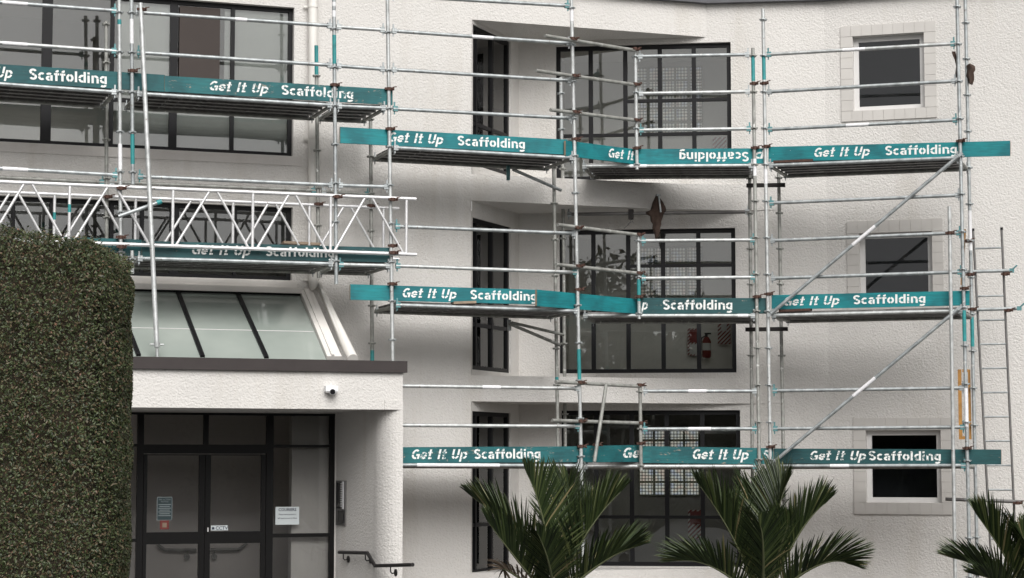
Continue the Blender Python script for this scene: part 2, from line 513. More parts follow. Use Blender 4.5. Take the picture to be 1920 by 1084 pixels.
# --- windows
def window(pl, h, vb, hb, inset, fm, gm, bw=.05, ow=.055, dep=.06, label=None, skip=()):
    u0, u1, z0, z1 = h[:4]
    fr = MB()
    fr.pbox(pl, u0, u0 + ow, inset, inset + dep, z0, z1)
    fr.pbox(pl, u1 - ow, u1, inset, inset + dep, z0, z1)
    fr.pbox(pl, u0 + ow, u1 - ow, inset, inset + dep, z1 - ow, z1)
    fr.pbox(pl, u0 + ow, u1 - ow, inset, inset + dep, z0, z0 + ow)
    cols = [u0 + ow]
    for b in vb:
        bb = b if isinstance(b, tuple) else (b, bw)
        fr.pbox(pl, bb[0] - bb[1] / 2, bb[0] + bb[1] / 2, inset - .004, inset + dep, z0 + ow, z1 - ow)
        cols += [bb[0] - bb[1] / 2, bb[0] + bb[1] / 2]
    cols.append(u1 - ow)
    for z, ua, ub in hb:
        for a, b in zip(cols[0::2], cols[1::2]):
            if a >= ua - .08 and b <= ub + .08:
                fr.pbox(pl, a, b, inset + .003, inset + dep - .003, z - bw / 2, z + bw / 2)
    o = fr.build('window', fm, BLD)
    if label: o['label'] = label
    gl = MB()
    gl.pbox(pl, u0 + .01, u1 - .01, inset + .028, inset + .034, z0 + .01, z1 - .01)
    gl.build('pane', gm, o)
    return o
def room(pl, u0, u1, z0, z1, b0, b1, m, name='room'):
    r = MB()
    A = [pl.pt(u0, z0, b0), pl.pt(u1, z0, b0), pl.pt(u1, z0, b1), pl.pt(u0, z0, b1)]
    B_ = [pl.pt(u0, z1, b0), pl.pt(u1, z1, b0), pl.pt(u1, z1, b1), pl.pt(u0, z1, b1)]
    r.face(A); r.face(list(reversed(B_)))
    r.face([A[3], A[2], B_[2], B_[3]]); r.face([A[0], A[3], B_[3], B_[0]]); r.face([A[2], A[1], B_[1], B_[2]])
    return r.build(name, m, BLD)
def uw(px, py=200): return WL.uz(px, py)[0]
BIG = 99
zt = zl(437, 197)
window(WL, HU, [(uw(88), .13), uw(211), (uw(327), .10), uw(438)], [(zt, -BIG, BIG)], .09, 'frame', 'glass', label='black framed strip window above the entrance canopy, upper floor')
M['pale_blind'] = m_simple('pale_blind', (.66, .65, .63), .9, 0, .05, 2)
for x0, x1, zlo, zhi in ((222, 322, zt, HU[3]), (424, 548, zt, HU[3]), (222, 548, HU[2], zt - .03)):
    bl = MB(); bl.pbox(WL, uw(x0), uw(x1), .165, .175, zlo, zhi); bl.build('blind', 'pale_blind', BLD)
bl = MB(); bl.pbox(WL, uw(338), uw(416), .30, .32, zt, HU[3]); bl.build('blind', 'dark_interior', BLD)  # brown sheet standing in for the dark room depth, no real blind
bl = MB(); bl.pbox(WL, uw(336.5), uw(413), .075, .082, zt + .03, HU[3] - .075); bl.build('dark_opening_sheet', 'dark_interior', BLD)  # added brown sheet painted as the dark interior of an open pane
room(WL, HU[0] - .3, HU[1] + .3, HU[2] - .25, HU[3] + .15, .13, 2.6, 'room')
window(WL, HLo, [uw(25, 460), uw(97, 460), uw(211, 460), uw(268, 460), (uw(329, 460), .12), uw(443, 460)], [], .09, 'frame', 'glass', label='black framed strip window behind the lattice girder')
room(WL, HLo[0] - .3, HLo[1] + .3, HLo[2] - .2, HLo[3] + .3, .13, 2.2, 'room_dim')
def ub(px): return WB.uz(px, 868)[0]
LBL = ['wide black framed window on the top floor', 'wide black framed window on the middle floor', 'wide black framed window on the ground floor behind the palms']
VB = [[1109, 1175, 1241, 1306], [1113, 1179, 1245, 1312], [1117, 1184, 1250, 1317]]
HBZ = [[(zb(1306, 185.5), ub(1170), BIG), (zb(1241, 250), -BIG, BIG)], [(zb(1311, 496.5), ub(1175), BIG), (zb(1245, 585), -BIG, BIG)], [(zb(1250, 970), -BIG, BIG), (zb(1250, 868), -BIG, BIG)]]
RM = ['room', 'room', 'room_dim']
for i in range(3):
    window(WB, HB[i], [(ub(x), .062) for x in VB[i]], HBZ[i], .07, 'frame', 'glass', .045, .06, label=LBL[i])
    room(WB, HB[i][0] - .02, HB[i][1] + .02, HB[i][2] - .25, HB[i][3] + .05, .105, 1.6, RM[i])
    h = HS[i]
    w_ = us1 - us0
    window(WS, h, [us0 + w_ * .14, us0 + w_ * .56], [(h[2] + (h[3] - h[2]) * .30, -BIG, BIG)], .03, 'frame', 'glass', .05, .06, label='narrow black framed side window in the splayed wall, ' + ['top', 'middle', 'ground'][i] + ' floor')
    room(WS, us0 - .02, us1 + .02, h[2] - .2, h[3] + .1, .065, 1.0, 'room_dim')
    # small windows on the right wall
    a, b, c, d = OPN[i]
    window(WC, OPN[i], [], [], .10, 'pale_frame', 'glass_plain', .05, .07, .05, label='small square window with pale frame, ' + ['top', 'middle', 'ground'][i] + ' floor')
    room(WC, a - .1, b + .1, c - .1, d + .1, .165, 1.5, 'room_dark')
    # tiled surround: separate square tiles, grout joints between
    A, B_, C_, D = OUT[i]
    ts = MB(); gr = MB()
    for (x0, x1, y0, y1) in ((A, B_, d, D), (A, B_, C_, c), (A, a, c, d), (b, B_, c, d)):
        gr.pbox(WC, x0 + .004, x1 - .004, -.012, .03, y0 + .001, y1 - .001)
        nx = max(1, round((x1 - x0) / .148)); ny = max(1, round((y1 - y0) / .148))
        for ix in range(nx):
            for iy in range(ny):
                sx, sy = (x1 - x0) / nx, (y1 - y0) / ny
                ts.pbox(WC, x0 + ix * sx + .0022, x0 + (ix + 1) * sx - .0022, -.018 - random.random() * .002, -.010, y0 + iy * sy + .0022, y0 + (iy + 1) * sy - .0022)
    so = gr.build('tile_surround', 'grout', BLD)
    ts.build('tiles', 'tile', so)
# glass brick panels on the back walls of the rooms
WBK = WB.off(1.6)
for i, (x0, x1, y0, y1, lit) in enumerate(((1190, 1318, 128, 255, 'blocks'), (1197, 1318, 464, 556, 'blocks'), (1198, 1312, 800, 930, 'blocks_glow'))):
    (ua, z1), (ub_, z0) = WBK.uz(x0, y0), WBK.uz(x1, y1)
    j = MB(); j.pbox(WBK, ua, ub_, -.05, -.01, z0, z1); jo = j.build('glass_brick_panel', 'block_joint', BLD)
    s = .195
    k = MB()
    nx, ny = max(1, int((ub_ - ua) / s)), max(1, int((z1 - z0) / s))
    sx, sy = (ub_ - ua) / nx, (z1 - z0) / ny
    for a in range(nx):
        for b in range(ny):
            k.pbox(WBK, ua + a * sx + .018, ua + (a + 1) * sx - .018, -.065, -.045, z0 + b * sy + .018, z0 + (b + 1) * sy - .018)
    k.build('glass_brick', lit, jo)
# downpipe with brackets, then the sloping pipe beside the canopy
dp = MB(); c0 = WL.off(-.09)
dp.tube([c0.at(586.5, -140), c0.at(587, 522)], .062, 16)
dpo = dp.build('downpipe', 'pipe', BLD)
for yy in (12, 258, 524):
    b = MB(); c = c0.at(586.8, yy)
    b.tube([c + Vector((0, 0, -.02)), c + Vector((0, 0, .02))], .068, 16); b.abox(c + WL.n * .05 - WL.d * .09, WL.d * .03, WL.n * .008, Vector((0, 0, .012)))
    b.build('pipe_bracket', 'pipe', dpo)
# --- white fascia under the lower strip window
fa = MB()
z_a, z_b, z_c = zl(550, 528), zl(550, 540), zl(550, 551)
uF = WL.uz(556, 530)[0]
fa.pbox(WL, uL, uF, -.05, -.002, z_b, z_a); fa.pbox(WL, uL, uF + .05, -.10, -.002, z_c, z_b - .002)
fa.build('fascia_board', 'plaster', BLD)
# window sill strips (smooth render below the strip windows)
si = MB(); si.pbox(WL, uL, u550 + .12, -.012, -.002, HU[2] - .13, HU[2] - .004); si.build('window_sill', 'stucco_fine', BLD)

# ---------------------------------------------------------------- entrance porch (part of the building)
zc0, zc1 = PF.uz(757, 699)[1], PF.uz(761, 677.5)[1]
zso = PF.uz(717, 768)[1]
uP0, uP1 = PF.uz(60, 800)[0], PF.uz(755, 800)[0]
DEP = 1.75
po = MB()
zg = 0
# front fascia wall, its right-hand return, top slab and soffit
po.face([PF.pt(uP0, zso), PF.pt(uP1, zso), PF.pt(uP1, zc1 - .02), PF.pt(uP0, zc1 - .02)])
po.face([PF.pt(uP1, zg), PF.pt(uP1, zg, DEP), PF.pt(uP1, zc1 - .02, DEP), PF.pt(uP1, zc1 - .02)])
uK = PF.uz(718, 800)[0]
po.face([PF.pt(uP0, zso, 0), PF.pt(uP0, zso, DEP), PF.pt(uP1, zso, DEP), PF.pt(uP1, zso, 0)])
po.face([PF.pt(uP0, zc0 + .03, .14), PF.pt(uP1, zc0 + .03, .14), PF.pt(uP1, zc0 + .03, DEP), PF.pt(uP0, zc0 + .03, DEP)])
po.build('porch_wall', 'stucco', BLD)
cl = MB()
uS = uDr + .02                       # inner face of the side wall at the door plane
rad = uP1 - uK - .02
plan = [(uP1, -.012)]
for k in range(0, 11):
    th = math.pi / 2 * k / 10
    plan.append((uK + .26 - .26 * math.sin(th), -.012 + .42 * (1 - math.cos(th))))
plan.append((uS, DEP))
zk = PF.uz(735, 750)[1]
for (a, b), (c, d) in zip(plan[:-1], plan[1:]):
    up = zk if b < .02 and d < .02 else zso
    cl.face([PF.pt(a, 0, b), PF.pt(a, zso, b), PF.pt(c, zso, d), PF.pt(c, 0, d)], True)
cl.face([PF.pt(uP1, 0, -.012), PF.pt(uP1, zso, -.012), PF.pt(uP1, zso, 0), PF.pt(uP1, 0, 0)])
# rounded pad of the column running a little up the front
cl.pbox(PF, uK + .02, uP1, -.012, -.001, zso, zk)
co = cl.build('porch_column', 'stucco', BLD)
recalc(co)
cp = MB()
cp.pbox(PF, uP0, uP1 + .045, -.05, .14, zc0, zc1)
cp.pbox(PF, uP1 - .08, uP1 + .045, .142, DEP - .01, zc0, zc1)
cp.build('parapet_capping', 'cap', BLD)
# sloping glazed canopy between the left wall and the parapet
gt, gb = WL.off(-.02), PF.off(.16)
def gp(tx, ty, bx, by): return gt.at(tx, ty), gb.at(bx, by)
zt_, zb_ = gt.uz(500, 552)[1], gb.uz(500, 673)[1]
def lev(p, z): return Vector((p.x, p.y, z))
tl, blw = gp(60, 548, 90, 668); tr, brw = gp(562, 553, 612, 672)
tl, tr, blw, brw = lev(tl, zt_), lev(tr, zt_), lev(blw, zb_), lev(brw, zb_)
nrm = (tr - tl).cross(tl - blw).normalized()
if nrm.z < 0: nrm = -nrm
cg = MB(); cg.hexa([blw, brw, brw - nrm * .012, blw - nrm * .012, tl, tr, tr - nrm * .012, tl - nrm * .012])
cgo = cg.build('canopy_glazing', 'milky', BLD); recalc(cgo)
gb_ = MB()
for tx, bx in ((212, 260), (333, 380), (445, 500)):
    a, b = gp(tx, 550, bx, 671); a, b = lev(a, zt_), lev(b, zb_)
    ax = (b - a).normalized()
    gb_.abox((a + b) / 2 + nrm * .014, ax * ((b - a).length / 2 - .01), ax.cross(nrm) * .028, nrm * .013)
gb_.abox((tl + tr) / 2 + nrm * .02 + Vector((0, 0, .02)), (tr - tl) / 2, nrm * .02, Vector((0, 0, .045)))
gb_.build('glazing_bar', 'frame', BLD)
gj = MB(); f_ = .58
gj.abox((tl.lerp(blw, f_) + tr.lerp(brw, f_)) / 2 + nrm * .003, (tr.lerp(brw, f_) - tl.lerp(blw, f_)) / 2 - (tr - tl).normalized() * .02, (tl - blw).normalized() * .007, nrm * .002)
gj.build('glazing_joint', 'pale_frame', cgo)
cu = MB()
def prism(mb, p0, p1, p2, p3, up, dn):
    mb.hexa([p0 - nrm * dn, p1 - nrm * dn, p2 - nrm * dn, p3 - nrm * dn, p0 + nrm * up, p1 + nrm * up, p2 + nrm * up, p3 + nrm * up])
a, b = gp(563, 549, 613, 672); c, d = gp(583, 543, 640, 672)
prism(cu, b, d, c, a, .03, .25)
a2, b2 = gp(569, 548, 621, 672)
a3, b3 = gp(575, 548, 626, 672)
prism(cu, b2, b3, a3, a2, .055, -.031)
cuo = cu.build('canopy_flashing', 'plaster', BLD); recalc(cuo)
sp = MB(); pa, pbm = WL.off(-.09).at(587, 524), None
e0, e1 = gp(596, 541, 655, 668)
sp.tube([pa, pa + Vector((.01, -.02, -.10)), e0 + nrm * .06, e1 + nrm * .05, e1 + nrm * .05 + (e1 - e0).normalized() * .16], .068, 16)
sp.build('sloping_pipe', 'pipe', BLD)

# ---------------------------------------------------------------- entrance doors and sidelights
dm = MB()
def dv(x0, x1, y0=None, y1=None, b0=.0, b1=.07):
    dm.pbox(WL, uw(x0, 850), uw(x1, 850), b0, b1, 0.02 if y1 is None else zl(500, y1), HD[3] - .0 if y0 is None else zl(500, y0))
zz = lambda y: zl(500, y)
dv(619, 628); dv(258, 269.5)
dm.pbox(WL, uDl, uDr, -.004, .074, HD[3] - .03, HD[3] + .0)
for x0, x1 in ((382, 391), (500, 513)): dm.pbox(WL, uw(x0, 850), uw(x1, 850), .001, .069, zz(834), HD[3] - .03)
dm.pbox(WL, uDl, uw(258, 850), .001, .069, zz(838), zz(833)); dm.pbox(WL, uw(269.5, 850), uw(500, 850), .001, .071, zz(851), zz(834))
dm.pbox(WL, uw(500, 850), uw(513, 850), .001, .069, .02, zz(834))
dm.pbox(WL, uw(513, 850), uw(619, 850), .002, .068, zz(839), zz(834)); dm.pbox(WL, uw(513, 850), uw(619, 850), .002, .068, zz(1008), zz(1001))
dm.pbox(WL, uDl, uw(258, 850), .002, .068, zz(1013), zz(1007)); dm.pbox(WL, uDl, uDr, .002, .068, .02, .10)
do = dm.build('entrance_frame', 'door_frame', BLD)
gl = MB(); gl.pbox(WL, uw(513, 850), uw(619, 850), .036, .042, .1, zz(839)); gl.pbox(WL, uw(513, 850), uw(619, 850), .036, .042, zz(834), HD[3] - .03)
gl.pbox(WL, uDl, uw(258, 850), .036, .042, .1, zz(838)); gl.pbox(WL, uw(269.5, 850), uw(382, 850), .036, .042, zz(834), HD[3] - .03); gl.pbox(WL, uw(391, 850), uw(500, 850), .036, .042, zz(834), HD[3] - .03)
gl.build('pane', 'glass_dim', do)
for x0, x1, x2, x3 in ((270.5, 277, 374.5, 385), (386, 396, 491, 499)):
    d_ = MB()
    d_.pbox(WL, uw(x0, 850), uw(x1, 850), .005, .06, .12, zz(852)); d_.pbox(WL, uw(x2, 850), uw(x3, 850), .005, .06, .12, zz(852))
    d_.pbox(WL, uw(x1, 850), uw(x2, 850), .006, .059, zz(1018), zz(996)); d_.pbox(WL, uw(x1, 850), uw(x2, 850), .006, .059, .12, .30)
    d_.pbox(WL, uw(x1, 850), uw(x2, 850), .006, .059, zz(854), zz(852))
    oo = d_.build('door', 'door_frame', BLD)
    g_ = MB(); g_.pbox(WL, uw(x1, 850), uw(x2, 850), .03, .036, zz(996), zz(854)); g_.pbox(WL, uw(x1, 850), uw(x2, 850), .03, .036, .3, zz(1018)); g_.build('pane', 'glass_dim', oo)
lk = MB(); lk.pbox(WL, uw(388.5, 990), uw(391, 990), -.012, .004, zz(996), zz(988)); lk.build('door_lock', 'pale_frame', oo)
room(WL, uDl, uDr + .1, -.02, HD[3] + .25, .08, 1.5, 'room', 'lobby')
lw = MB(); lw.pbox(WL, uw(552, 850), uw(640, 850), .14, .30, .0, HD[3] + .2); lw.build('lobby_wall', 'pipe', BLD)

lh = WL.off(1.42)
for nm_, pts_, bk in (('left', ((296, 1022), (309, 1031), (368, 1031.5)), (351, 1044)), ('right', ((395, 1030.5), (447, 1030.5), (463, 1019)), (402, 1044))):
    q = [lh.at(*p_) for p_ in pts_]
    ho = thing('lobby_handrail', 'grey handrail inside the lobby seen through the %s entrance door' % nm_, 'handrail', Vector((q[1].x, q[1].y, 0)), 'handrails inside the lobby')
    b = MB(); b.tube(q, .022, 10); b.build('rail', 'galv_old', ho)
    b = MB(); k_ = lh.at(*bk); b.tube([lh.at(bk[0], 1031), k_], .008, 8); b.tube([k_, k_ + WL.n * .05], .04, 14); b.build('bracket', 'galv_old', ho)
# ================================================================== THINGS ON THE BUILDING
def text_mesh(body, size, m, parent, origin, xdir, ydir, align='CENTER', shear=0, bold=0, name='lettering'):
    cu = bpy.data.curves.new('lettering', 'FONT'); cu.body = body; cu.size = size; cu.align_x = align; cu.shear = shear; cu.offset = bold; cu.resolution_u = 2
    tmp = bpy.data.objects.new('lettering_tmp', cu)
    COL.objects.link(tmp)
    dg = bpy.context.evaluated_depsgraph_get()
    me = bpy.data.meshes.new_from_object(tmp.evaluated_get(dg))
    COL.objects.unlink(tmp); bpy.data.objects.remove(tmp)
    base = BASE[parent.name]
    for v in me.vertices:
        v.co = origin + xdir * v.co.x + ydir * v.co.y - base
    me.materials.clear(); me.materials.append(M[m])
    o = bpy.data.objects.new(name, me); COL.objects.link(o); o.parent = parent; BASE[o.name] = base
    return o
UP = Vector((0, 0, 1))
def flat_sign(name, label, cat, pl, px0, px1, py0, py1, mt, th=.006, group=None):
    (ua, z1), (ub2, z0) = pl.uz(px0, py0), pl.uz(px1, py1)
    b = MB(); b.pbox(pl, ua, ub2, -th, 0, z0, z1)
    o = b.build(name, mt, None, pl.pt((ua + ub2) / 2, z0))
    tag(o, label, cat, group)
    return o, ua, ub2, z0, z1
M['navy_sign'] = m_simple('dark_teal_sign', (.022, .045, .05), .6, 0, .1)
M['navy_line'] = m_simple('pale_print', (.30, .34, .35), .7)
M['paper'] = m_simple('white_paper', (.62, .67, .68), .7, 0, .03)
M['ink'] = m_simple('blue_black_ink', (.03, .04, .07), .7)
M['red_plate'] = m_simple('dull_red_plate', (.16, .022, .018), .6, 0, .2)
DG = WL.off(.026)
o, a, b, z0, z1 = flat_sign('notice_board', 'dark teal notice stuck inside the left door glass above a red plate', 'sign', DG, 295.5, 321.5, 933, 974.5, 'navy_sign')
bd = MB(); bd.pbox(DG, a - .008, b + .008, .001, .004, z0 - .008, z1 + .008); bd.build('border', 'navy_line', o)
h_ = z1 - z0
text_mesh('FIRE ACTION', .026, 'navy_line', o, DG.pt((a + b) / 2, z1 - .035, -.008), WL.d, UP)
text_mesh('NOTICE', .026, 'navy_line', o, DG.pt((a + b) / 2, z1 - .062, -.008), WL.d, UP)
ln = MB()
for k in range(7):
    y = z1 - .09 - k * .024; wv = (b - a) * (.36 if k % 2 else .44)
    ln.pbox(DG, (a + b) / 2 - wv, (a + b) / 2 + wv, -.0085, -.007, y - .004, y + .004)
ln.build('print_lines', 'navy_line', o)
o, a, b, z0, z1 = flat_sign('red_plate', 'small dull red plate on the left door under the teal notice', 'sign', DG, 300, 316.5, 976, 992.5, 'red_plate')
bx = MB(); bx.pbox(DG, a + .03, b - .03, -.009, -.007, z0 + .025, z1 - .03); bx.build('plate_panel', 'timber', o)
o, a, b, z0, z1 = flat_sign('camera_notice', 'white sticker lettered CCTV on the right door rail', 'sign', DG.off(-.022), 395.5, 427, 985.5, 994.5, 'paper')
text_mesh('CCTV', .062, 'ink', o, DG.pt(a + (b - a) * .63, z0 + .010, -.030), WL.d, UP, 'CENTER', 0, .001)
ic = MB(); ic.pbox(DG, a + .012, a + .045, -.0305, -.029, z0 + .012, z0 + .04); ic.pbox(DG, a + .02, a + .034, -.0305, -.029, z0 + .041, z0 + .048); ic.build('camera_symbol', 'ink', o)
o, a, b, z0, z1 = flat_sign('courier_notice', 'white paper notice headed COURIERS taped to the sidelight glass', 'sign', DG, 516.5, 560.5, 950.5, 983.5, 'paper')
cxx = (a + b) / 2
text_mesh('COURIERS', .052, 'ink', o, DG.pt(cxx, z1 - .055, -.008), WL.d, UP, 'CENTER', 0, .0012)
text_mesh('Please leave parcels in', .026, 'ink', o, DG.pt(cxx, z1 - .108, -.008), WL.d, UP, 'CENTER', 0, .0004)
text_mesh('left hand corner by Plant', .026, 'ink', o, DG.pt(cxx, z1 - .158, -.008), WL.d, UP, 'CENTER', 0, .0004)
# porch side wall plane (looks left, seen obliquely): a plane running from the door jamb to the column
j0, j1 = PF.pt(uS, 0, DEP), PF.pt(uK, 0, .41)
SW = Plane(j0.x, j0.y, math.atan2(j1.y - j0.y, j1.x - j0.x))
def swn(): 
    n = SW.n.copy()
    return n if n.dot(Vector((-1, 0, 0))) > 0 else -n
SN = swn()
# intercom
p0, p1 = SW.at(632.5, 901), SW.at(649.5, 986)
ic = thing('intercom_panel', 'steel intercom panel with a row of buttons on the porch side wall', 'intercom', SW.at(641, 986))
u0, u1 = (p0 - SW.o).dot(SW.d), (p1 - SW.o).dot(SW.d)
sg = 1 if SW.n.dot(SN) > 0 else -1
def swbox(mb, ua, ub2, t0, t1, z0, z1):
    mb.pbox(SW, ua, ub2, min(sg * t0, sg * t1), max(sg * t0, sg * t1), z0, z1)
zt1, zb1 = p0.z, p1.z
b = MB(); swbox(b, u0, u1, 0, .02, zb1, zt1); b.build('backplate', 'ladder', ic)
b = MB(); swbox(b, u0 + (u1 - u0) * .12, u0 + (u1 - u0) * .52, .0205, .03, zb1 + (zt1 - zb1) * .38, zt1 - .02); b.build('name_panel', 'black_plastic', ic)
b = MB()
for k in range(11):
    z = zb1 + (zt1 - zb1) * (.42 + .05 * k); swbox(b, u0 + (u1 - u0) * .56, u0 + (u1 - u0) * .66, .0205, .034, z, z + .012)
b.build('call_button', 'pale_frame', ic)
b = MB(); swbox(b, u0 + (u1 - u0) * .72, u0 + (u1 - u0) * .86, .0205, .028, zb1 + (zt1 - zb1) * .37, zt1 - .01); b.build('name_strip', 'sticker', ic)
b = MB(); swbox(b, u0 + (u1 - u0) * .28, u0 + (u1 - u0) * .92, .0205, .032, zb1 + .03, zb1 + (zt1 - zb1) * .34); b.build('screen', 'black_plastic', ic)
# handrail
HRP = Plane((SW.o + SN * .08).x, (SW.o + SN * .08).y, SW.a)
hp = [HRP.at(636, 1035.5), HRP.at(689, 1037), HRP.at(703, 1061), HRP.at(757, 1059.5)]
hend = hp[3] + (hp[3] - hp[2]).normalized() * .28
hr = thing('handrail', 'black stepped handrail on round brackets beside the entrance doors', 'handrail', Vector((hp[1].x, hp[1].y, 0)))
b = MB(); b.tube([hp[0], hp[1], hp[2], hp[3], hend], .024, 14); b.build('rail', 'black_rail', hr)
for q, f in ((hp[0].lerp(hp[1], .15), 0), (hp[0].lerp(hp[1], .93), 0), (hp[2].lerp(hp[3], .55), 0)):
    b = MB(); wpt = q - SN * .075 + Vector((0, 0, -.09))
    b.tube([q + Vector((0, 0, -.02)), q + Vector((0, 0, -.08)), q + Vector((0, 0, -.1)) - SN * .02, wpt], .008, 8)
    b.tube([wpt, wpt + SN * .012], .045, 16)
    b.build('bracket', 'black_rail', hr)
# dome security camera under the parapet
cb = PF.at(619, 729)
cc = thing('security_camera', 'white security camera with black lens on the porch fascia', 'camera', cb)
b = MB(); b.abox(cb - PF.n * .05, PF.d * .078, PF.n * .05, Vector((0, 0, .035))); b.build('mount', 'white_plastic', cc)
b = MB(); b.abox(cb - PF.n * .06 - PF.d * .055 - UP * .03, PF.d * .018, PF.n * .03, UP * .02); b.build('bracket', 'pale_frame', cc)
ctr = cb - PF.n * .07 + PF.d * .015 - UP * .025
b = MB()
for k in range(9):
    for j in range(16):
        pass
def ball(mb, c, r, nu=16, nv=10):
    i0 = len(mb.v)
    for k in range(nv + 1):
        ph = math.pi * k / nv
        for j in range(nu):
            th = 2 * math.pi * j / nu
            mb.v.append(c + Vector((r * math.sin(ph) * math.cos(th), r * math.sin(ph) * math.sin(th), r * math.cos(ph))))
    for k in range(nv):
        for j in range(nu):
            mb.f.append((i0 + k * nu + j, i0 + k * nu + (j + 1) % nu, i0 + (k + 1) * nu + (j + 1) % nu, i0 + (k + 1) * nu + j)); mb.sm.append(True)
ball(b, ctr, .056); b.build('ball_housing', 'white_plastic', cc)
ld = (Vector((0, 0, H)) - ctr).normalized() - UP * .25; ld.normalize()
b = MB(); b.tube([ctr + ld * .035, ctr + ld * .068], .033, 16); b.build('lens', 'black_plastic', cc)

# interior signs and extinguisher seen through the middle window
WI = WB.off(1.52)
M['white_board'] = m_simple('sign_white', (.60, .58, .56), .6)
M['sign_red'] = m_simple('sign_red', (.22, .026, .022), .6, 0, .15)
def hazard(px0, px1, py0, py1, label, panel):
    (ua, z1), (ub2, z0) = WI.uz(px0, py0), WI.uz(px1, py1)
    b = MB(); b.pbox(WI, ua, ub2, -.006, 0, z0, z1)
    o = tag(b.build('safety_sign', 'white_board', None, WI.pt((ua + ub2) / 2, z0)), label, 'sign', 'fire safety signs behind the windows')
    st = MB(); wd = ub2 - ua; hg = z1 - z0; n = max(3, round(hg / wd * 3)); dz = hg / n
    def clip(poly):
        def cl(poly, ax, lim, keep):
            out = []
            for i in range(len(poly)):
                p, q = poly[i], poly[(i + 1) % len(poly)]
                ip, iq = keep * (p[ax] - lim) >= 0, keep * (q[ax] - lim) >= 0
                if ip: out.append(p)
                if ip != iq:
                    tt = (lim - p[ax]) / (q[ax] - p[ax]); out.append((p[0] + tt * (q[0] - p[0]), p[1] + tt * (q[1] - p[1])))
            return out
        for ax, lim, kp in ((0, ua, 1), (0, ub2, -1), (1, z0, 1), (1, z1, -1)):
            poly = cl(poly, ax, lim, kp)
            if not poly: return []
        return poly
    for k in range(-n, n + 2):
        y = z0 + k * dz
        pg = clip([(ua, y), (ub2, y + wd), (ub2, y + wd + dz * .5), (ua, y + dz * .5)])
        if len(pg) > 2: st.face([WI.pt(q[0], q[1], -.0075) for q in pg])
    st.build('red_stripes', 'sign_red', o)
    for (fx0, fx1, fy0, fy1, mt) in panel:
        s = MB(); s.pbox(WI, ua + fx0 * wd, ua + fx1 * wd, -.0115, -.009, z0 + fy0 * hg, z0 + fy1 * hg); s.build('sign_panel', mt, o)
    return o
hazard(1289, 1309, 616, 667, 'tall red striped fire sign left of the extinguisher behind the middle window', [(.2, .95, .48, .95, 'sign_red'), (.2, .9, .05, .42, 'white_board')])
hazard(1345.5, 1370, 600, 645.5, 'red striped sign right of the extinguisher behind the middle window', [(.28, .7, .55, .97, 'white_board')])
hazard(1336, 1362, 258, 300, 'red striped sign low behind the top floor window', [])
hazard(1290, 1317, 956, 1010, 'red striped sign behind the ground floor window', [(.15, .9, .5, .95, 'sign_red')])
e0 = WI.off(-.08).at(1325, 671)
ex = thing('fire_extinguisher', 'red fire extinguisher hung on the wall behind the middle window', 'extinguisher', e0)
b = MB(); hh = WI.off(-.08).at(1325, 632).z - e0.z
b.tube([e0, e0 + UP * .02, e0 + UP * (hh - .06), e0 + UP * hh], [.05, .066, .066, .03], 16); b.build('cylinder', 'sign_red', ex)
b = MB(); b.tube([e0 + UP * hh, e0 + UP * (hh + .05)], .02, 10); b.abox(e0 + UP * (hh + .05) + WI.d * .02, WI.d * .05, WI.n * .012, UP * .012); b.build('valve', 'black_plastic', ex)
b = MB(); q0 = e0 + UP * (hh + .03); b.tube([q0, q0 - WI.d * .08 - UP * .05, q0 - WI.d * .09 - UP * .3], .01, 8); b.build('hose', 'black_plastic', ex)
b = MB(); b.tube([e0 + UP * (hh * .35), e0 + UP * (hh * .7)], .067, 16); b.build('paper_label', 'white_board', ex)

# ================================================================== SCAFFOLDING
TR = .0242
ROS = None
def rosette_mesh(mname):
    b = MB()
    b.tube([(0, 0, -.005), (0, 0, .005)], .056, 8)
    for k in range(4):
        th = math.pi / 4 + k * math.pi / 2
        c = Vector((math.cos(th), math.sin(th), 0)) * .04
        b.abox(c + UP * -.012, Vector((math.cos(th), math.sin(th), 0)) * .012, Vector((-math.sin(th), math.cos(th), 0)) * .012, UP * .006)
    me = bpy.data.meshes.new('rosette'); me.from_pydata([tuple(v) for v in b.v], [], b.f); me.materials.append(M[mname]); me.update()
    return me
ROSM = {k: rosette_mesh(k) for k in ('galv', 'galv_old', 'teal_fit')}
def standard(pl, xt, yt, xb, yb, ya, label, m='galv', bands=(), to_ground=False, spigot=True, group='upright scaffold posts', ros=True):
    a, b = pl.at(xb, yb), pl.at(xt, yt)
    if to_ground:
        d = (b - a); a = a - d * (a.z / d.z)
    o = thing('scaffold_post', label, 'scaffold post', a, group)
    mb = MB(); mb.tube([a, b], TR, 14); mb.build('tube', m, o)
    d = (b - a).normalized()
    za = pl.uz(xt + (xb - xt) * (ya - yt) / (yb - yt), ya)[1]
    z = za
    while z - .5 > a.z + .05: z -= .5
    if ros:
        while z < b.z - .03:
            q = a + d * ((z - a.z) / d.z)
            ro = bpy.data.objects.new('rosette', ROSM['galv' if m != 'galv_old' else 'galv_old']); COL.objects.link(ro); ro.parent = o
            ro.location = q - BASE[o.name]; ro.rotation_euler = (0, 0, pl.a)
            z += .5
    for y0, y1, mm in bands:
        pa, pb_ = [a + d * ((pl.uz(xt + (xb - xt) * (y - yt) / (yb - yt), y)[1] - a.z) / d.z) for y in (y1, y0)]
        s = MB(); s.tube([pa, pb_], TR + .0015, 14, False)
        so = s.build('paint_band' if mm == 'teal_band' else 'label_sleeve', mm, o)
    return o
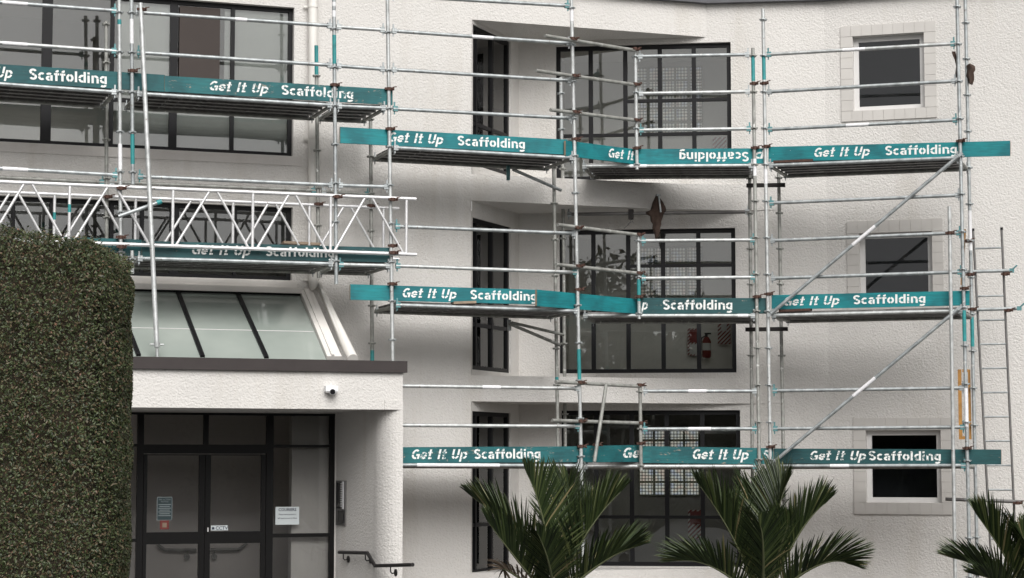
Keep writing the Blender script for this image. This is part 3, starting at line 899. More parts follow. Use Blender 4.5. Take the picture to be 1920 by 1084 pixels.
def fitting(mb, q, d, side):
    up = UP
    mb.abox(q, d * .03, d.cross(up).normalized() * .022, up * .034)
    mb.abox(q - d * .012 + up * .055, d * .010, d.cross(up).normalized() * .006, up * .035)
    mb.abox(q - d * .012 - up * .05, d * .008, d.cross(up).normalized() * .005, up * .022)
def tube_thing(name, label, cat, a, b, m='galv', fit=None, group=None, r=TR, stick=()):
    o = thing(name, label, cat, (a + b) / 2, group)
    d = (b - a).normalized()
    mb = MB(); mb.tube([a, b], r, 14); mb.build('tube', m, o)
    if fit:
        for q, dd, f in ((a, d, fit[0]), (b, -d, fit[-1])):
            mb = MB(); fitting(mb, q + dd * .03, dd, 1); mb.build('end_fitting', {'t': 'teal_fit', 'g': 'galv'}[f], o)
    for f0, f1 in stick:
        s = MB(); s.tube([a.lerp(b, f0), a.lerp(b, f1)], r + .001, 14, False); s.build('label_sleeve', 'sticker', o)
    return o

# ---- posts: (plane, x top, y top, x bottom, y bottom, y of one rosette, label, ...)
standard(FL, 223, -60, 226.5, 487, 97, 'galvanised front post, left one of the pair above the hedge', 'galv_pale', [(37, 46, 'teal_band'), (270, 318, 'sticker')])
standard(FL, 246, -60, 249, 346, 98, 'front post with a teal painted length, right one of the pair above the hedge', 'galv', [(252, 308, 'teal_band'), (36, 82, 'sticker')])
standard(FL, 247.5, 470, 248, 513, 485, 'short post stub below the lower left deck', 'galv_pale')
standard(FL, 625.5, -60, 630.5, 533, 198, 'front post with teal upper length, hanging right of the downpipe', 'galv', [(66, 120, 'teal_band'), (4, 12, 'sticker'), (20, 32, 'sticker')])
standard(FL, 725.5, -60, 736.5, 690, 203, 'pale front post standing on the porch roof', 'galv_pale')
standard(FL, 1070, -60, 1090.5, 905, 222, 'tall front post left of the wide windows', 'galv_pale', [(655, 712, 'teal_band'), (15, 40, 'sticker')], True)
standard(FM, 1191, 90, 1194.5, 318, 106, 'short hanging post before the wide top floor window', 'galv_pale')
standard(FM, 1196.5, 440, 1198.5, 598, 451, 'short hanging post with teal lower half before the middle window', 'galv_pale', [(524, 565, 'teal_band')])
standard(FM, 1200, 720, 1202, 882, 734, 'short hanging post before the wide ground floor window', 'galv_old')
standard(FM, 1411.5, 90, 1424, 900, 172, 'front post with teal upper length, left one of the pair beside the wide windows', 'galv_old', [(103, 152, 'teal_band'), (298, 330, 'sticker')], True)
standard(FR, 1430.5, 17, 1445, 900, 172, 'front post with teal upper length, right one of the pair beside the wide windows', 'galv_pale', [(105, 150, 'teal_band'), (318, 345, 'sticker')], True)
standard(FR, 1793, -60, 1816, 960, 152, 'front post right of the small square windows', 'galv', [(582, 640, 'teal_band'), (728, 800, 'sticker')], True)
standard(BR, 1808.5, -60, 1831, 1000, 110, 'rear post beside the ladder right of the small windows', 'galv', [(595, 650, 'teal_band'), (395, 470, 'sticker')], True)
standard(BL, 199, 40, 200, 470, 117, 'rear post close to the upper left windows', 'galv_old')
standard(BL, 593, 85, 597.5, 521, 142, 'rear post with teal top beside the downpipe', 'galv_old', [(86, 142, 'teal_band')])
standard(BL, 694.5, 205, 698, 680, 293, 'rear post right of the downpipe standing on the porch roof', 'galv_old', [(657, 678, 'teal_band')])
standard(BL, 1051.5, 145, 1053.5, 290, 175, 'short rear post before the left edge of the top wide window', 'galv_pale')
standard(BL, 1038, 300, 1047, 900, 381, 'rear post left one of the close pair before the wide windows', 'galv_old', [(707, 712, 'teal_band')], True)
standard(BM, 1055, 300, 1060.5, 900, 381, 'rear post right one of the close pair before the wide windows', 'galv_old', (), True)
standard(BM, 1405.5, 325, 1411, 900, 466, 'rear post left of the small windows, under the long boards', 'galv_old', (), True)
standard(BR, 1460, 325, 1469.5, 900, 399, 'rear post right of the pair, below the long board over small windows', 'galv_old', (), True)

# ---- ledgers and guard rails by bay
ORD = ['first', 'second', 'third', 'fourth', 'fifth', 'sixth', 'seventh', 'eighth', 'ninth', 'tenth', 'eleventh', 'twelfth', 'thirteenth']
BAYS = [
 ('in the far left bay beyond the hedge top', FL, [
   (-120, -5, 218, 20.5, 'gt', (.36, .5)), (-120, 72, 218, 96, 'gt', (.36, .5)), (-120, 149, 218, 173, 'gg', ()), (-120, 309, 220, 328.5, 'gt', (.36, .5))]),
 ('before the upper left strip window', FL, [
   (254, 23, 622, 48.5, 'gg', (.50, .56)), (257, 98.5, 622, 122.5, 'tg', ()), (257, 175.5, 622, 197.5, 'gg', ()), (259, 331, 624, 347, 'tg', ()), (258, 484.5, 624, 495, 'gg', ())]),
 ('in the narrow bay right of the downpipe', FL, [
   (631, 50.5, 721, 56.5, 'gg', ()), (631, 123.5, 721, 130, 'gg', ()), (632, 199, 723, 203, 'gg', ()), (634, 347.5, 728, 350.5, 'gg', ()), (635, 496, 731, 498.5, 'tg', ())]),
 ('across the plain wall left of the wide windows', FL, [
   (735, -8, 1067, 11, 'gt', ()), (735, 58, 1069, 81.5, 'gg', (.44, .56)), (735, 130.5, 1071, 151.5, 'gg', ()), (737, 204, 1073, 222, 'tg', ()), (738, 277, 1075, 296, 'gg', ()),
   (741, 424.5, 1079, 438, 'tg', ()), (742, 498.5, 1081, 511, 'tt', ()), (742, 572, 1083, 583.5, 'tg', ()), (744, 723.5, 1086, 728.5, 'gg', (.46, .56)), (745, 797.5, 1086, 799.5, 'gt', ()), (746, 872, 1087, 873.5, 'gg', (.1, .55))]),
 ('across the wide dark windows', FM, [
   (1197, 106, 1405, 102.5, 'gg', ()), (1198, 175.5, 1406, 172, 'gg', ()), (1199, 244, 1408, 241.5, 'tt', ()), (1092, 312, 1412, 310.5, 'gg', (.28, .38)),
   (1203, 451.5, 1415, 450, 'tt', ()), (1203, 522, 1416, 520, 'tt', ()), (1094, 592, 1416, 592, 'gg', (.9, .96)), (1206, 733.5, 1419, 733.5, 'gg', (.4, .56)), (1206, 804.5, 1419, 804, 'tt', (.4, .6)), (1094, 874.5, 1420, 874.5, 'gt', ())]),
 ('across the small square windows', FR, [
   (1438, 102.5, 1791, 82, 'tt', (.41, .53)), (1439, 172.5, 1793, 152, 'gg', ()), (1440, 243, 1795, 225, 'tt', (.42, .54)), (1442, 310.5, 1798, 296, 'gg', ()),
   (1443, 381, 1800, 366, 'tg', ()), (1445, 451.5, 1802, 436.5, 'gt', ()), (1446, 522, 1804, 510, 'gt', ()), (1447, 591.5, 1805, 583, 'gg', ()),
   (1449, 733, 1808, 727.5, 'tg', ()), (1450, 804, 1809, 801, 'tt', ()), (1451, 874, 1811, 873, 'gt', (.3, .4))]),
]
LED = {}
for where, pl, rows in BAYS:
    for i, (x0, y0, x1, y1, fit, st) in enumerate(rows):
        if x0 < 0: lab = '%s galvanised rail down %s' % (ORD[i], where)
        else: lab = '%s galvanised rail down from the top %s' % (ORD[i], where)
        o = tube_thing('scaffold_rail', lab, 'scaffold rail', pl.at(x0, y0), pl.at(x1, y1), random.choice(['galv', 'galv', 'galv_pale']), fit, 'horizontal scaffold rails', TR, [st] if st else ())
        LED[(where, i)] = (pl.at(x0, y0), pl.at(x1, y1), pl)
# rear rails
for x0, y0, x1, y1, pl, lab, f in ((-120, 327, 195, 342, BL, 'rear galvanised rail left of the rear post above the lattice girder', 'gt'),
                                  (205, 341.5, 592, 357.5, BL, 'long rear galvanised rail just above the lattice girder', 'gt'),
                                  (603, 358.5, 692, 364.5, BL, 'short rear galvanised rail right of the downpipe', 'gt'),
                                  (1064, 402, 1405, 397.5, BM, 'weathered rear tube hung below the soffit, carrying a brown cloth', 'gg')):
    tube_thing('scaffold_rail', lab, 'scaffold rail', pl.at(x0, y0), pl.at(x1, y1), 'ladder' if 'cloth' in lab else 'galv_old', f, 'horizontal scaffold rails')

# ---- loose tubes clamped across the kink
LK = FK.off(-.055)
LINK = [(1022, 67, 1190, 94.5, 'top'), (1005, 132.5, 1190, 159, 'second'), (1032, 206, 1192, 225.5, 'third'), (1046, 421.5, 1197, 440.5, 'fourth'), (1043, 496, 1197, 512.5, 'fifth'), (1042, 716, 1199, 724.5, 'sixth'), (1035, 788.5, 1201, 793.5, 'lowest')]
for x0, y0, x1, y1, w_ in LINK:
    tube_thing('scaffold_tube', '%s slanting weathered tube overhanging left of the tall post by the wide windows' % w_, 'scaffold tube', LK.at(x0, y0), LK.at(x1, y1), 'galv_old', None, 'slanting link tubes')
tube_thing('scaffold_tube', 'steep leaning tube before the ground floor wide window', 'scaffold tube', LK.off(-.06).at(1136.5, 721), LK.off(-.06).at(1114.5, 866), 'galv_old')
# ---- diagonal braces
BRC = FR.off(-.055)
for (x0, y0, x1, y1, lab) in ((1446, 588, 1798, 292, 'long diagonal brace crossing the middle floor small window'), (1449, 868, 1796, 580, 'long diagonal brace running down to the lowest board')):
    a, b = BRC.at(x0, y0), BRC.at(x1, y1)
    o = tube_thing('diagonal_brace', lab, 'scaffold brace', a, b, 'galv', None, 'diagonal scaffold braces', TR, [(.44, .56)])
    d = (b - a).normalized()
    for q, s in ((a, 1), (b, -1)):
        e = MB(); e.abox(q + d * s * .03, d * .09, d.cross(FR.n).normalized() * .02, FR.n * .006); e.build('flat_end', 'galv', o)
# ---- loose vertical pole at the right and the long prop at the left
a, b = FR.off(-.06).at(1791, 1084), FR.off(-.06).at(1780, 387)
d = b - a; a = a - d * (a.z / d.z)
tube_thing('loose_pole', 'free standing pale pole before the small square windows', 'scaffold pole', a, b, 'galv_pale')
pa, pt_ = PF.off(.02).at(294, 646), FL.off(-.08).at(263.5, 6)
pr = thing('adjustable_prop', 'long leaning prop with a collar handle, standing on the porch parapet', 'prop', PF.off(.02).at(295, 674))
b = MB(); b.tube([pa, pt_], .03, 14); b.build('outer_tube', 'galv_pale', pr)
b = MB(); b.tube([PF.off(.02).at(295, 676), pa], .019, 12); b.build('inner_tube', 'galv_pale', pr)
b = MB(); b.tube([pa - UP * .03, pa + UP * .03], .04, 14); b.tube([pa - PF.d * .085, pa + PF.d * .085], .011, 8); b.build('collar', 'galv_pale', pr)
a, b = FL.off(-.16).at(222, 406), FL.off(-.16).at(302, 378)
o = tube_thing('short_tube', 'short slanting tube with teal end clamped to the leaning prop', 'scaffold tube', a, b, 'galv', None)
e = MB(); e.tube([a.lerp(b, .90), a.lerp(b, 1.01)], TR + .006, 12); e.build('end_cap', 'teal_band', o)

# ---- decks: steel planks on transoms, seen from below
def deck(bay, i, xa, xb, label, n=4, first=0, m='steel_dark', wd=.225):
    A, B_, pl = LED[(bay, i)]
    A = pl.at(*xa) if xa else A; B_ = pl.at(*xb) if xb else B_
    d = (B_ - A).normalized(); nb_ = d.cross(UP).normalized()
    if nb_.y < 0: nb_ = -nb_
    upv = nb_.cross(d); upv = upv if upv.z > 0 else -upv
    L = (B_ - A).length
    pos_ = ['front', 'second', 'third', 'rear', 'rearmost']
    for k in range(n):
        c0 = A + nb_ * (.07 + k * (wd + .012)) + upv * .012
        mb = MB()
        P = lambda s, t_, z: c0 + d * s + nb_ * t_ + upv * z
        def bx(s0, s1, t0, t1, z0, z1):
            mb.hexa([P(s0, t0, z0), P(s1, t0, z0), P(s1, t1, z0), P(s0, t1, z0), P(s0, t0, z1), P(s1, t0, z1), P(s1, t1, z1), P(s0, t1, z1)])
        e = .05
        bx(e, L - e, 0, wd, .034, .040)
        bx(e, L - e, 0, .012, -.022, .034); bx(e, L - e, wd - .012, wd, -.022, .034)
        bx(e, L - e, .012, .03, -.022, -.018); bx(e, L - e, wd - .03, wd - .012, -.022, -.018)
        s = e + .02
        while s < L - e - .04:
            bx(s, s + .025, .03, wd - .03, .0, .034); s += .42
        ob = mb.build('deck_plank', m, None, c0 + d * (L / 2))
        recalc(ob)
        tag(ob, '%s steel plank of %s' % (pos_[k], label), 'deck plank', 'steel deck planks')
    return A, B_, nb_
BN = [b[0] for b in BAYS]
DECKS = [(BN[0], 2, 'the far left upper deck'), (BN[1], 2, 'the upper deck left of the downpipe'), (BN[2], 2, 'the upper deck right of the downpipe'),
         (BN[1], 4, 'the deck behind the lattice girder'), (BN[2], 4, 'the deck at the girder end'),
         (BN[3], 4, 'the top deck by the plain wall'), (BN[3], 7, 'the middle deck by the plain wall'), (BN[3], 10, 'the lowest deck by the plain wall'),
         (BN[4], 3, 'the top deck before the wide window'), (BN[4], 6, 'the middle deck before the wide window'), (BN[4], 9, 'the lowest deck before the wide window'),
         (BN[5], 3, 'the top deck before the small windows'), (BN[5], 7, 'the middle deck before the small windows'), (BN[5], 10, 'the lowest deck before the small windows')]
for bay, i, lab in DECKS:
    A, B_, nb_ = deck(bay, i, None, None, lab)
    for q, e, s in ((A, 'left', .02), (B_, 'right', -.02)):
        dd = (B_ - A).normalized() * s
        tube_thing('transom', 'short dark cross tube at the %s end of %s' % (e, lab), 'scaffold tube', q + dd - UP * .012 + nb_ * .03, q + dd + nb_ * .98 - UP * .012, 'galv_old', 'gg', 'deck cross tubes')
    Lr = BL if bay in BN[:4] else (BM if bay == BN[4] else BR)
    tube_thing('rear_ledger', 'dark rear tube along the wall side of %s' % lab, 'scaffold rail', A + nb_ * 1.0 - UP * .02, B_ + nb_ * 1.0 - UP * .02, 'galv_old', None, 'rear deck tubes')
# under the kink: brackets and stray fittings
tube_thing('strut', 'pale strut slanting under the top lift deck to a rear post', 'scaffold tube', BL.off(-.3).at(962, 318), BL.off(-.03).at(1052, 357), 'galv', None, 'slanting struts at the recess', .022)
tube_thing('strut', 'upper slanting strut under the middle lift deck by the recess', 'scaffold tube', BL.off(-.3).at(960, 605), BL.off(-.03).at(1057, 628), 'galv_old', None, 'slanting struts at the recess', .02)
tube_thing('strut', 'lower slanting strut under the middle lift deck by the recess', 'scaffold tube', BL.off(-.3).at(955, 607), BL.off(-.03).at(1050, 647), 'galv_old', None, 'slanting struts at the recess', .022)
tube_thing('teal_stub', 'short dark teal tube end hanging below the top lift deck', 'scaffold tube', BL.off(-.2).at(953, 338), BL.off(-.2).at(953, 311), 'teal_fit', None, None, .026)
tube_thing('hanger_tube', 'small grey tube end hanging below the middle deck by the side window', 'scaffold tube', BL.off(-.2).at(955, 620), BL.off(-.2).at(955, 600), 'galv', None, None, .026)
for x, y, z_ in ((1400, 1472, 348), (1398, 1477, 618)):
    q = 'upper' if z_ < 400 else 'lower'
    b = MB(); A, B_ = BR.off(-.10).at(x, z_), BR.off(-.10).at(y, z_ - 1)
    b.abox((A + B_) / 2, (B_ - A) / 2, BR.n * .02, UP * .028)
    tag(b.build('black_bar', 'blackbar', None, (A + B_) / 2), '%s short black bar tying the rear posts beside the wide windows' % q, 'tie bar', 'black tie bars')
# ---- toe boards with stencilled lettering
def arc(cx, cy, rx, ry, a0, a1, n=None):
    n = n or max(3, int(abs(a1 - a0) / 14))
    return [(cx + rx * math.cos(R(a0 + (a1 - a0) * k / n)), cy + ry * math.sin(R(a0 + (a1 - a0) * k / n))) for k in range(n + 1)]
GL = {
 'G': (.80, [arc(.38, .5, .27, .40, 48, 173), arc(.38, .5, .27, .40, 187, 292), [(.44, .43), (.76, .43)], [(.665, .33), (.665, .03)]]),
 'e': (.62, [arc(.30, .36, .21, .27, 28, 172), arc(.30, .36, .21, .27, 188, 318), [(.21, .345), (.58, .345)]]),
 't': (.46, [[(.2, .98), (.2, .28)], [(.2, .20), (.2, .0)], [(.0, .66), (.09, .66)], [(.31, .66), (.42, .66)], [(.31, .085), (.42, .085)]]),
 'I': (.34, [[(.15, 1), (.15, .54)], [(.15, .46), (.15, 0)]]),
 'U': (.78, [[(.12, 1), (.12, .40)], arc(.36, .34, .24, .25, 188, 260), arc(.36, .34, .24, .25, 280, 352), [(.60, .40), (.60, 1)]]),
 'p': (.64, [[(.1, .72), (.1, -.28)], arc(.33, .36, .22, .27, 118, 10), arc(.33, .36, .22, .27, -10, -118)]),
 'S': (.68, [arc(.32, .735, .22, .18, 22, 238), arc(.32, .265, .22, .18, 58, -158), [(.235, .555), (.405, .445)]]),
 'c': (.58, [arc(.30, .36, .21, .27, 48, 172), arc(.30, .36, .21, .27, 188, 312)]),
 'a': (.64, [arc(.29, .50, .18, .14, 40, 165), [(.47, .50), (.47, .0)], arc(.26, .21, .16, .135, 70, 290)]),
 'f': (.46, [arc(.36, .77, .17, .15, 85, 172), [(.19, .72), (.19, 0)], [(.0, .62), (.075, .62)], [(.305, .62), (.42, .62)]]),
 'o': (.64, [arc(.30, .36, .21, .27, 98, 262), arc(.30, .36, .21, .27, -82, 82)]),
 'l': (.30, [[(.12, 1), (.12, 0)]]),
 'd': (.66, [[(.50, 1), (.50, 0)], arc(.28, .36, .20, .27, 62, 172), arc(.28, .36, .20, .27, 188, 298)]),
 'i': (.30, [[(.12, .68), (.12, 0)], [(.12, .98), (.12, .80)]]),
 'n': (.66, [[(.12, .70), (.12, 0)], arc(.34, .40, .19, .24, 118, 14), [(.53, .42), (.53, 0)]]),
 'g': (.66, [[(.49, .70), (.49, -.02)], arc(.28, .38, .19, .25, 62, 172), arc(.28, .38, .19, .25, 188, 298), arc(.28, -.10, .21, .15, -8, -140)]),
 ' ': (.40, []),
}
SW_ = .185
def glyphs(txt, shear):
    x = 0; words_ = []; out = []
    for ch in txt:
        adv, st = GL[ch]
        if ch == ' ': words_.append(out); out = []
        for s in st:
            pl_ = []
            n = len(s)
            for i, p in enumerate(s):
                a = s[max(0, i - 1)]; b = s[min(n - 1, i + 1)]
                dx, dy = b[0] - a[0], b[1] - a[1]; l = math.hypot(dx, dy) or 1
                wd = SW_ if not (ch in 'et' and abs(dy) < .01 and n == 2) else .14
                nx, ny = -dy / l * wd / 2, dx / l * wd / 2
                pl_.append(((p[0] + nx, p[1] + ny), (p[0] - nx, p[1] - ny)))
            for (a0, a1), (b0, b1) in zip(pl_[:-1], pl_[1:]):
                out.append([(x + q[0] + q[1] * shear, q[1]) for q in (a1, b1, b0, a0)])
        x += adv + .035
    words_.append(out)
    xs = [q[0] for ww in words_ for f in ww for q in f]
    return words_, min(xs), max(xs)
def toe_board(pl, x0, yt0, yb0, x1, yt1, yb1, mk, label, texts=(), flip=False, wear='n', endgrain=False):
    tl, tr, bl_, br = pl.at(x0, yt0), pl.at(x1, yt1), pl.at(x0, yb0), pl.at(x1, yb1)
    n = pl.n * .036
    o = thing('toe_board', label, 'scaffold board', (bl_ + br) / 2, 'teal scaffold boards')
    b = MB(); b.hexa([bl_, br, br + n, bl_ + n, tl, tr, tr + n, tl + n]); b.build('plank', 'board_' + mk, o)
    d = (tr - tl).normalized()
    for q0, q1, s in ((bl_, tl, -1), (br, tr, 1)):
        e = MB()
        qs = [q0 + d * s * .0025 + UP * .004 + pl.n * .002, q0 + d * s * .0025 + pl.n * .034 + UP * .004, q1 + d * s * .0025 + pl.n * .034 - UP * .004, q1 + d * s * .0025 + pl.n * .002 - UP * .004]
        e.hexa([qs[0], qs[1], qs[1] - d * s * .002, qs[0] - d * s * .002, qs[3], qs[2], qs[2] - d * s * .002, qs[3] - d * s * .002])
        e.build('end_grain', 'timber', o)
    for txt, xa, xb, hgt, base, sh in texts:
        wfs, mn, mx = glyphs(txt, sh)
        fa = (pl.uz(xa, (yt0 + yb0) / 2)[0] - pl.uz(x0, (yt0 + yb0) / 2)[0]) / (pl.uz(x1, (yt1 + yb1) / 2)[0] - pl.uz(x0, (yt0 + yb0) / 2)[0])
        fb = (pl.uz(xb, (yt1 + yb1) / 2)[0] - pl.uz(x0, (yt0 + yb0) / 2)[0]) / (pl.uz(x1, (yt1 + yb1) / 2)[0] - pl.uz(x0, (yt0 + yb0) / 2)[0])
        for fs in wfs:
          mb = MB()
          for f in fs:
            pts = []
            for gx, gy in f:
                q = (gx - mn) / (mx - mn); v = base + gy * hgt
                if flip: q = 1 - q; v = 1 - v
                s = fa + (fb - fa) * q
                lo, hi = bl_.lerp(br, s), tl.lerp(tr, s)
                pts.append(lo.lerp(hi, v) - pl.n * .003)
            mb.face(pts)
          mb.build('lettering', 'letter_' + mk + wear, o)
    return o
TB = .028
bL, bK, bM_, bR = FL.off(TB), FK.off(TB), FM.off(TB), FR.off(TB)
GIU, SCA = 'Get It Up', 'Scaffolding'
def tx(a, b, c, d, h=.62, base=.24): return [(GIU, a, b, h, base, .22), (SCA, c, d, h, base, 0)]
toe_board(bL, -130, 111.5, 146, 309, 140.5, 172, 'c', 'dark teal board lettered in white in the top left corner, passing behind two posts', tx(-84, 23, 55, 200))
toe_board(bL.off(-.012), 309, 142, 171.5, 736, 167.5, 197, 'b', 'worn teal board lettered Get It Up Scaffolding ending right of the downpipe', tx(393, 503, 528, 662), wear='w')
toe_board(bL, 638, 238, 268, 1064, 262, 290, 'a', 'bright teal lettered board on the top lift across the plain wall', tx(729, 831, 858, 984))
toe_board(bK, 1061, 263.5, 292, 1199, 281, 309, 'a', 'short slanting teal board lettered Get It on the top lift', [('Get It', 1141, 1189, .62, .24, .22)])
toe_board(bM_, 1196, 279.5, 308, 1437, 278, 306.5, 'a', 'teal board with upside down lettering before the top wide window', [(SCA, 1274, 1404, .62, .24, 0), (GIU, 1412, 1436, .62, .24, .22)][:1] + [('p', 1414, 1436, .62, .24, .22)], True)
toe_board(bR, 1441, 275.5, 303.5, 1894, 264, 292, 'a', 'bright teal lettered board overhanging right of the top small window', tx(1527, 1631, 1660, 1794))
toe_board(bL, 657, 533, 562, 1014, 543.5, 571, 'a', 'bright teal lettered board on the middle lift starting above the porch', tx(755, 856, 882, 1006))
toe_board(bK, 1007, 543, 574, 1202, 561.5, 589, 'a', 'plain slanting bright teal board on the middle lift without lettering')
toe_board(bM_, 1197, 558.5, 588.5, 1440, 559, 588, 'd', 'dark teal board lettered Scaffolding before the middle wide window', [('p', 1202, 1215, .62, .26, .22), (SCA, 1243, 1373, .62, .26, 0)], wear='w')
toe_board(bR, 1447, 553.5, 580.5, 1818, 545, 572.5, 'a', 'bright teal lettered board on the middle lift below the middle small window', tx(1470, 1574, 1600, 1735))
toe_board(bL, 740, 838.5, 868.5, 1092, 837, 866.5, 'b', 'scuffed teal lettered board on the lowest lift beside the porch column', tx(772, 876, 889, 1013), wear='w')
toe_board(bK, 1086, 836, 867, 1204, 834.5, 866, 'b', 'short worn teal board lettered Get behind the leaning tube on the lowest lift', [('Get', 1168, 1212, .62, .24, .22)], wear='w')
toe_board(bM_.off(-.02), 1205, 836.5, 868, 1450, 840.5, 870.5, 'b', 'scratched teal lettered board before the wide ground floor window above a palm', [(GIU, 1299, 1404, .62, .26, .22), ('S', 1432, 1443, .62, .26, 0)], wear='w')
toe_board(bR, 1451, 841, 869, 1877, 843, 871, 'd', 'dark green lettered board on the lowest lift overhanging towards the ladder', tx(1519, 1624, 1629, 1764), wear='w')
toe_board(bL, 120, 444, 476, 266, 449.5, 480, 'c', 'plain dark teal board just above the hedge top')
toe_board(bL.off(-.012), 266, 451.5, 482, 731, 464.5, 492, 'd', 'dark teal lettered board behind the lattice girder', tx(360, 470, 498, 626))
# loose timber packers
for pl, x0, y0, x1, y1, lab in ((FL.off(.06), 848, 568.5, 890, 567, 'small loose timber offcut on the middle lift rail'), (FR.off(.08), 1452, 304.5, 1526, 301.5, 'dark timber packer under the top lift board by the small windows'), (FR.off(.08), 1462, 583.5, 1521, 581, 'dark timber packer under the middle lift board by the small windows'), (BL, 530, 455, 600, 458.5, 'thin timber offcut on the board behind the lattice girder')):
    A, B_ = pl.at(x0, y0), pl.at(x1, y1); b = MB()
    b.abox((A + B_) / 2, (B_ - A) / 2, pl.n * .07, UP * .016)
    tag(b.build('timber_offcut', 'timber' if 'dark' not in lab else 'rust', None, (A + B_) / 2), lab, 'timber', 'timber offcuts')

# ---- rusty clamps
def clamp(pl, x, y, label, s=1.0, tilt=0):
    c = pl.at(x, y)
    o = thing('tube_clamp', label, 'clamp', c, 'rusty tube clamps')
    b = MB(); b.tube([c - UP * .022 * s, c + UP * .022 * s], .034 * s, 12)
    b.abox(c + pl.d * .045 * s - pl.n * .02, pl.d * .018 * s, pl.n * .018 * s, UP * .018 * s); b.abox(c - pl.d * .042 * s - pl.n * .012, pl.d * .014 * s, pl.n * .02 * s, UP * .014 * s)
    b.build('collar', 'rust', o)
    e = MB(); q = c + pl.d * .045 * s - pl.n * .035
    e.tube([q, q - pl.n * .05 + UP * random.uniform(-.02, .02)], .009, 8); e.tube([q + UP * .02, q + pl.d * .05 * s + UP * .03 * s], .007, 6)
    e.build('bolt', 'rust', o)
    return o
P1 = FL
CL = [(P1, 248, 133, 'the right post of the pair, above the upper left board'), (P1, 627, 159.5, 'the post right of the downpipe, above the upper board'), (P1, 729, 167, 'the end of the upper left board'),
 (P1, 730.5, 242, 'the porch roof post above the top lift board'), (P1, 734.5, 532.5, 'the porch roof post above the middle lift board'), (P1, 1079, 261, 'the tall post above the top lift board'),
 (P1, 1085, 543, 'the tall post above the middle lift board'), (P1, 1089.5, 837, 'the tall post above the lowest board'), (FM, 1194, 278, 'the short post above the upside down board'), (FM, 1198, 556.5, 'the short post above the dark middle board'),
 (FM, 1202, 831.5, 'the short post above the lowest scratched board'), (FM, 1413.5, 157, 'the left post of the pair beside the top window'), (FR, 1433, 156.5, 'the right post of the pair beside the top window'),
 (FM, 1415.5, 277.5, 'the left post of the pair at the top lift'), (FR, 1436.5, 275, 'the right post of the pair at the top lift'), (FM, 1419, 556.5, 'the left post of the pair at the middle lift'), (FR, 1441, 551.5, 'the right post of the pair at the middle lift'),
 (FR, 1445, 838, 'the right post of the pair at the lowest lift'), (FR, 1801, 264.5, 'the right front post above the top lift board'), (FR, 1808, 541, 'the right front post above the middle lift board'), (FR, 1813, 840.5, 'the right front post above the lowest board'),
 (FR.off(-.06), 1781, 437, 'the free standing pole at the middle window'), (BR, 1815, 452, 'the rear post beside the ladder top'), (BR, 1818.5, 515, 'the ladder tie tube beside the rear post'), (BR, 1823, 580, 'the second ladder tie tube beside the rear post'),
 (LK, 1073, 73, 'the top slanting tube at the tall post'), (LK, 1076, 142, 'the second slanting tube at the tall post'), (LK, 1077.5, 210, 'the third slanting tube at the tall post'), (LK, 1082, 427, 'the fourth slanting tube at the tall post'), (LK, 1083.5, 499, 'the fifth slanting tube at the tall post'), (LK, 1087, 717, 'the sixth slanting tube at the tall post'), (LK, 1088, 789.5, 'the lowest slanting tube at the tall post'),
 (LK, 1190, 92, 'the top slanting tube at the short post'), (LK, 1191, 158, 'the second slanting tube at the short post'), (LK, 1192, 225, 'the third slanting tube at the short post'), (LK, 1197, 440, 'the fourth slanting tube at the short post'), (LK, 1197, 512, 'the fifth slanting tube at the short post'), (LK, 1199, 722, 'the sixth slanting tube at the short post'), (LK, 1201, 793, 'the lowest slanting tube at the short post'),
 (LK, 1117, 834, 'the foot of the steep leaning tube'), (FL.off(-.08), 265, 18, 'the top of the leaning prop'), (FL.off(-.08), 227, 353, 'the left post of the pair on the girder top chord'), (FL.off(-.08), 227, 463, 'the left post of the pair on the girder bottom chord'), (FL, 226, 445, 'the left post of the pair above the lower board'),
 (FL.off(-.08), 632, 369, 'the girder top chord right of the downpipe'), (FL.off(-.08), 736, 374, 'the girder top chord at the porch roof post'), (FL.off(-.08), 737, 474, 'the girder bottom chord at the porch roof post'), (FL, 735, 461, 'the porch roof post above the board behind the girder'),
 (BL.off(-.06), 596, 383, 'the rear girder chord beside the downpipe'), (BL.off(-.06), 695, 386, 'the rear girder chord right of the downpipe'), (BL.off(-.06), 201, 369, 'the rear girder chord behind the left pair of posts')]
for pl, x, y, l in CL: clamp(pl, x, y, 'small brown rusty clamp on ' + l)
b = thing('tube_clamp', 'dark clamp hanging with a wire loop under the rear tube', 'clamp', BM.at(1183, 402), 'rusty tube clamps')
q = BM.off(-.02).at(1183, 402)
e = MB(); e.abox(q, BM.d * .035, BM.n * .04, UP * .07); e.build('collar', 'blackbar', b)
e = MB(); e.tube([q - UP * .06, q - UP * .13 + BM.d * .04, q - UP * .10 + BM.d * .02, q - UP * .14 - BM.d * .05], .006, 6); e.tube([q - UP * .08, q - UP * .14 - BM.d * .03, q - UP * .20 - BM.d * .1], .005, 6); e.build('wire', 'ladder', b)

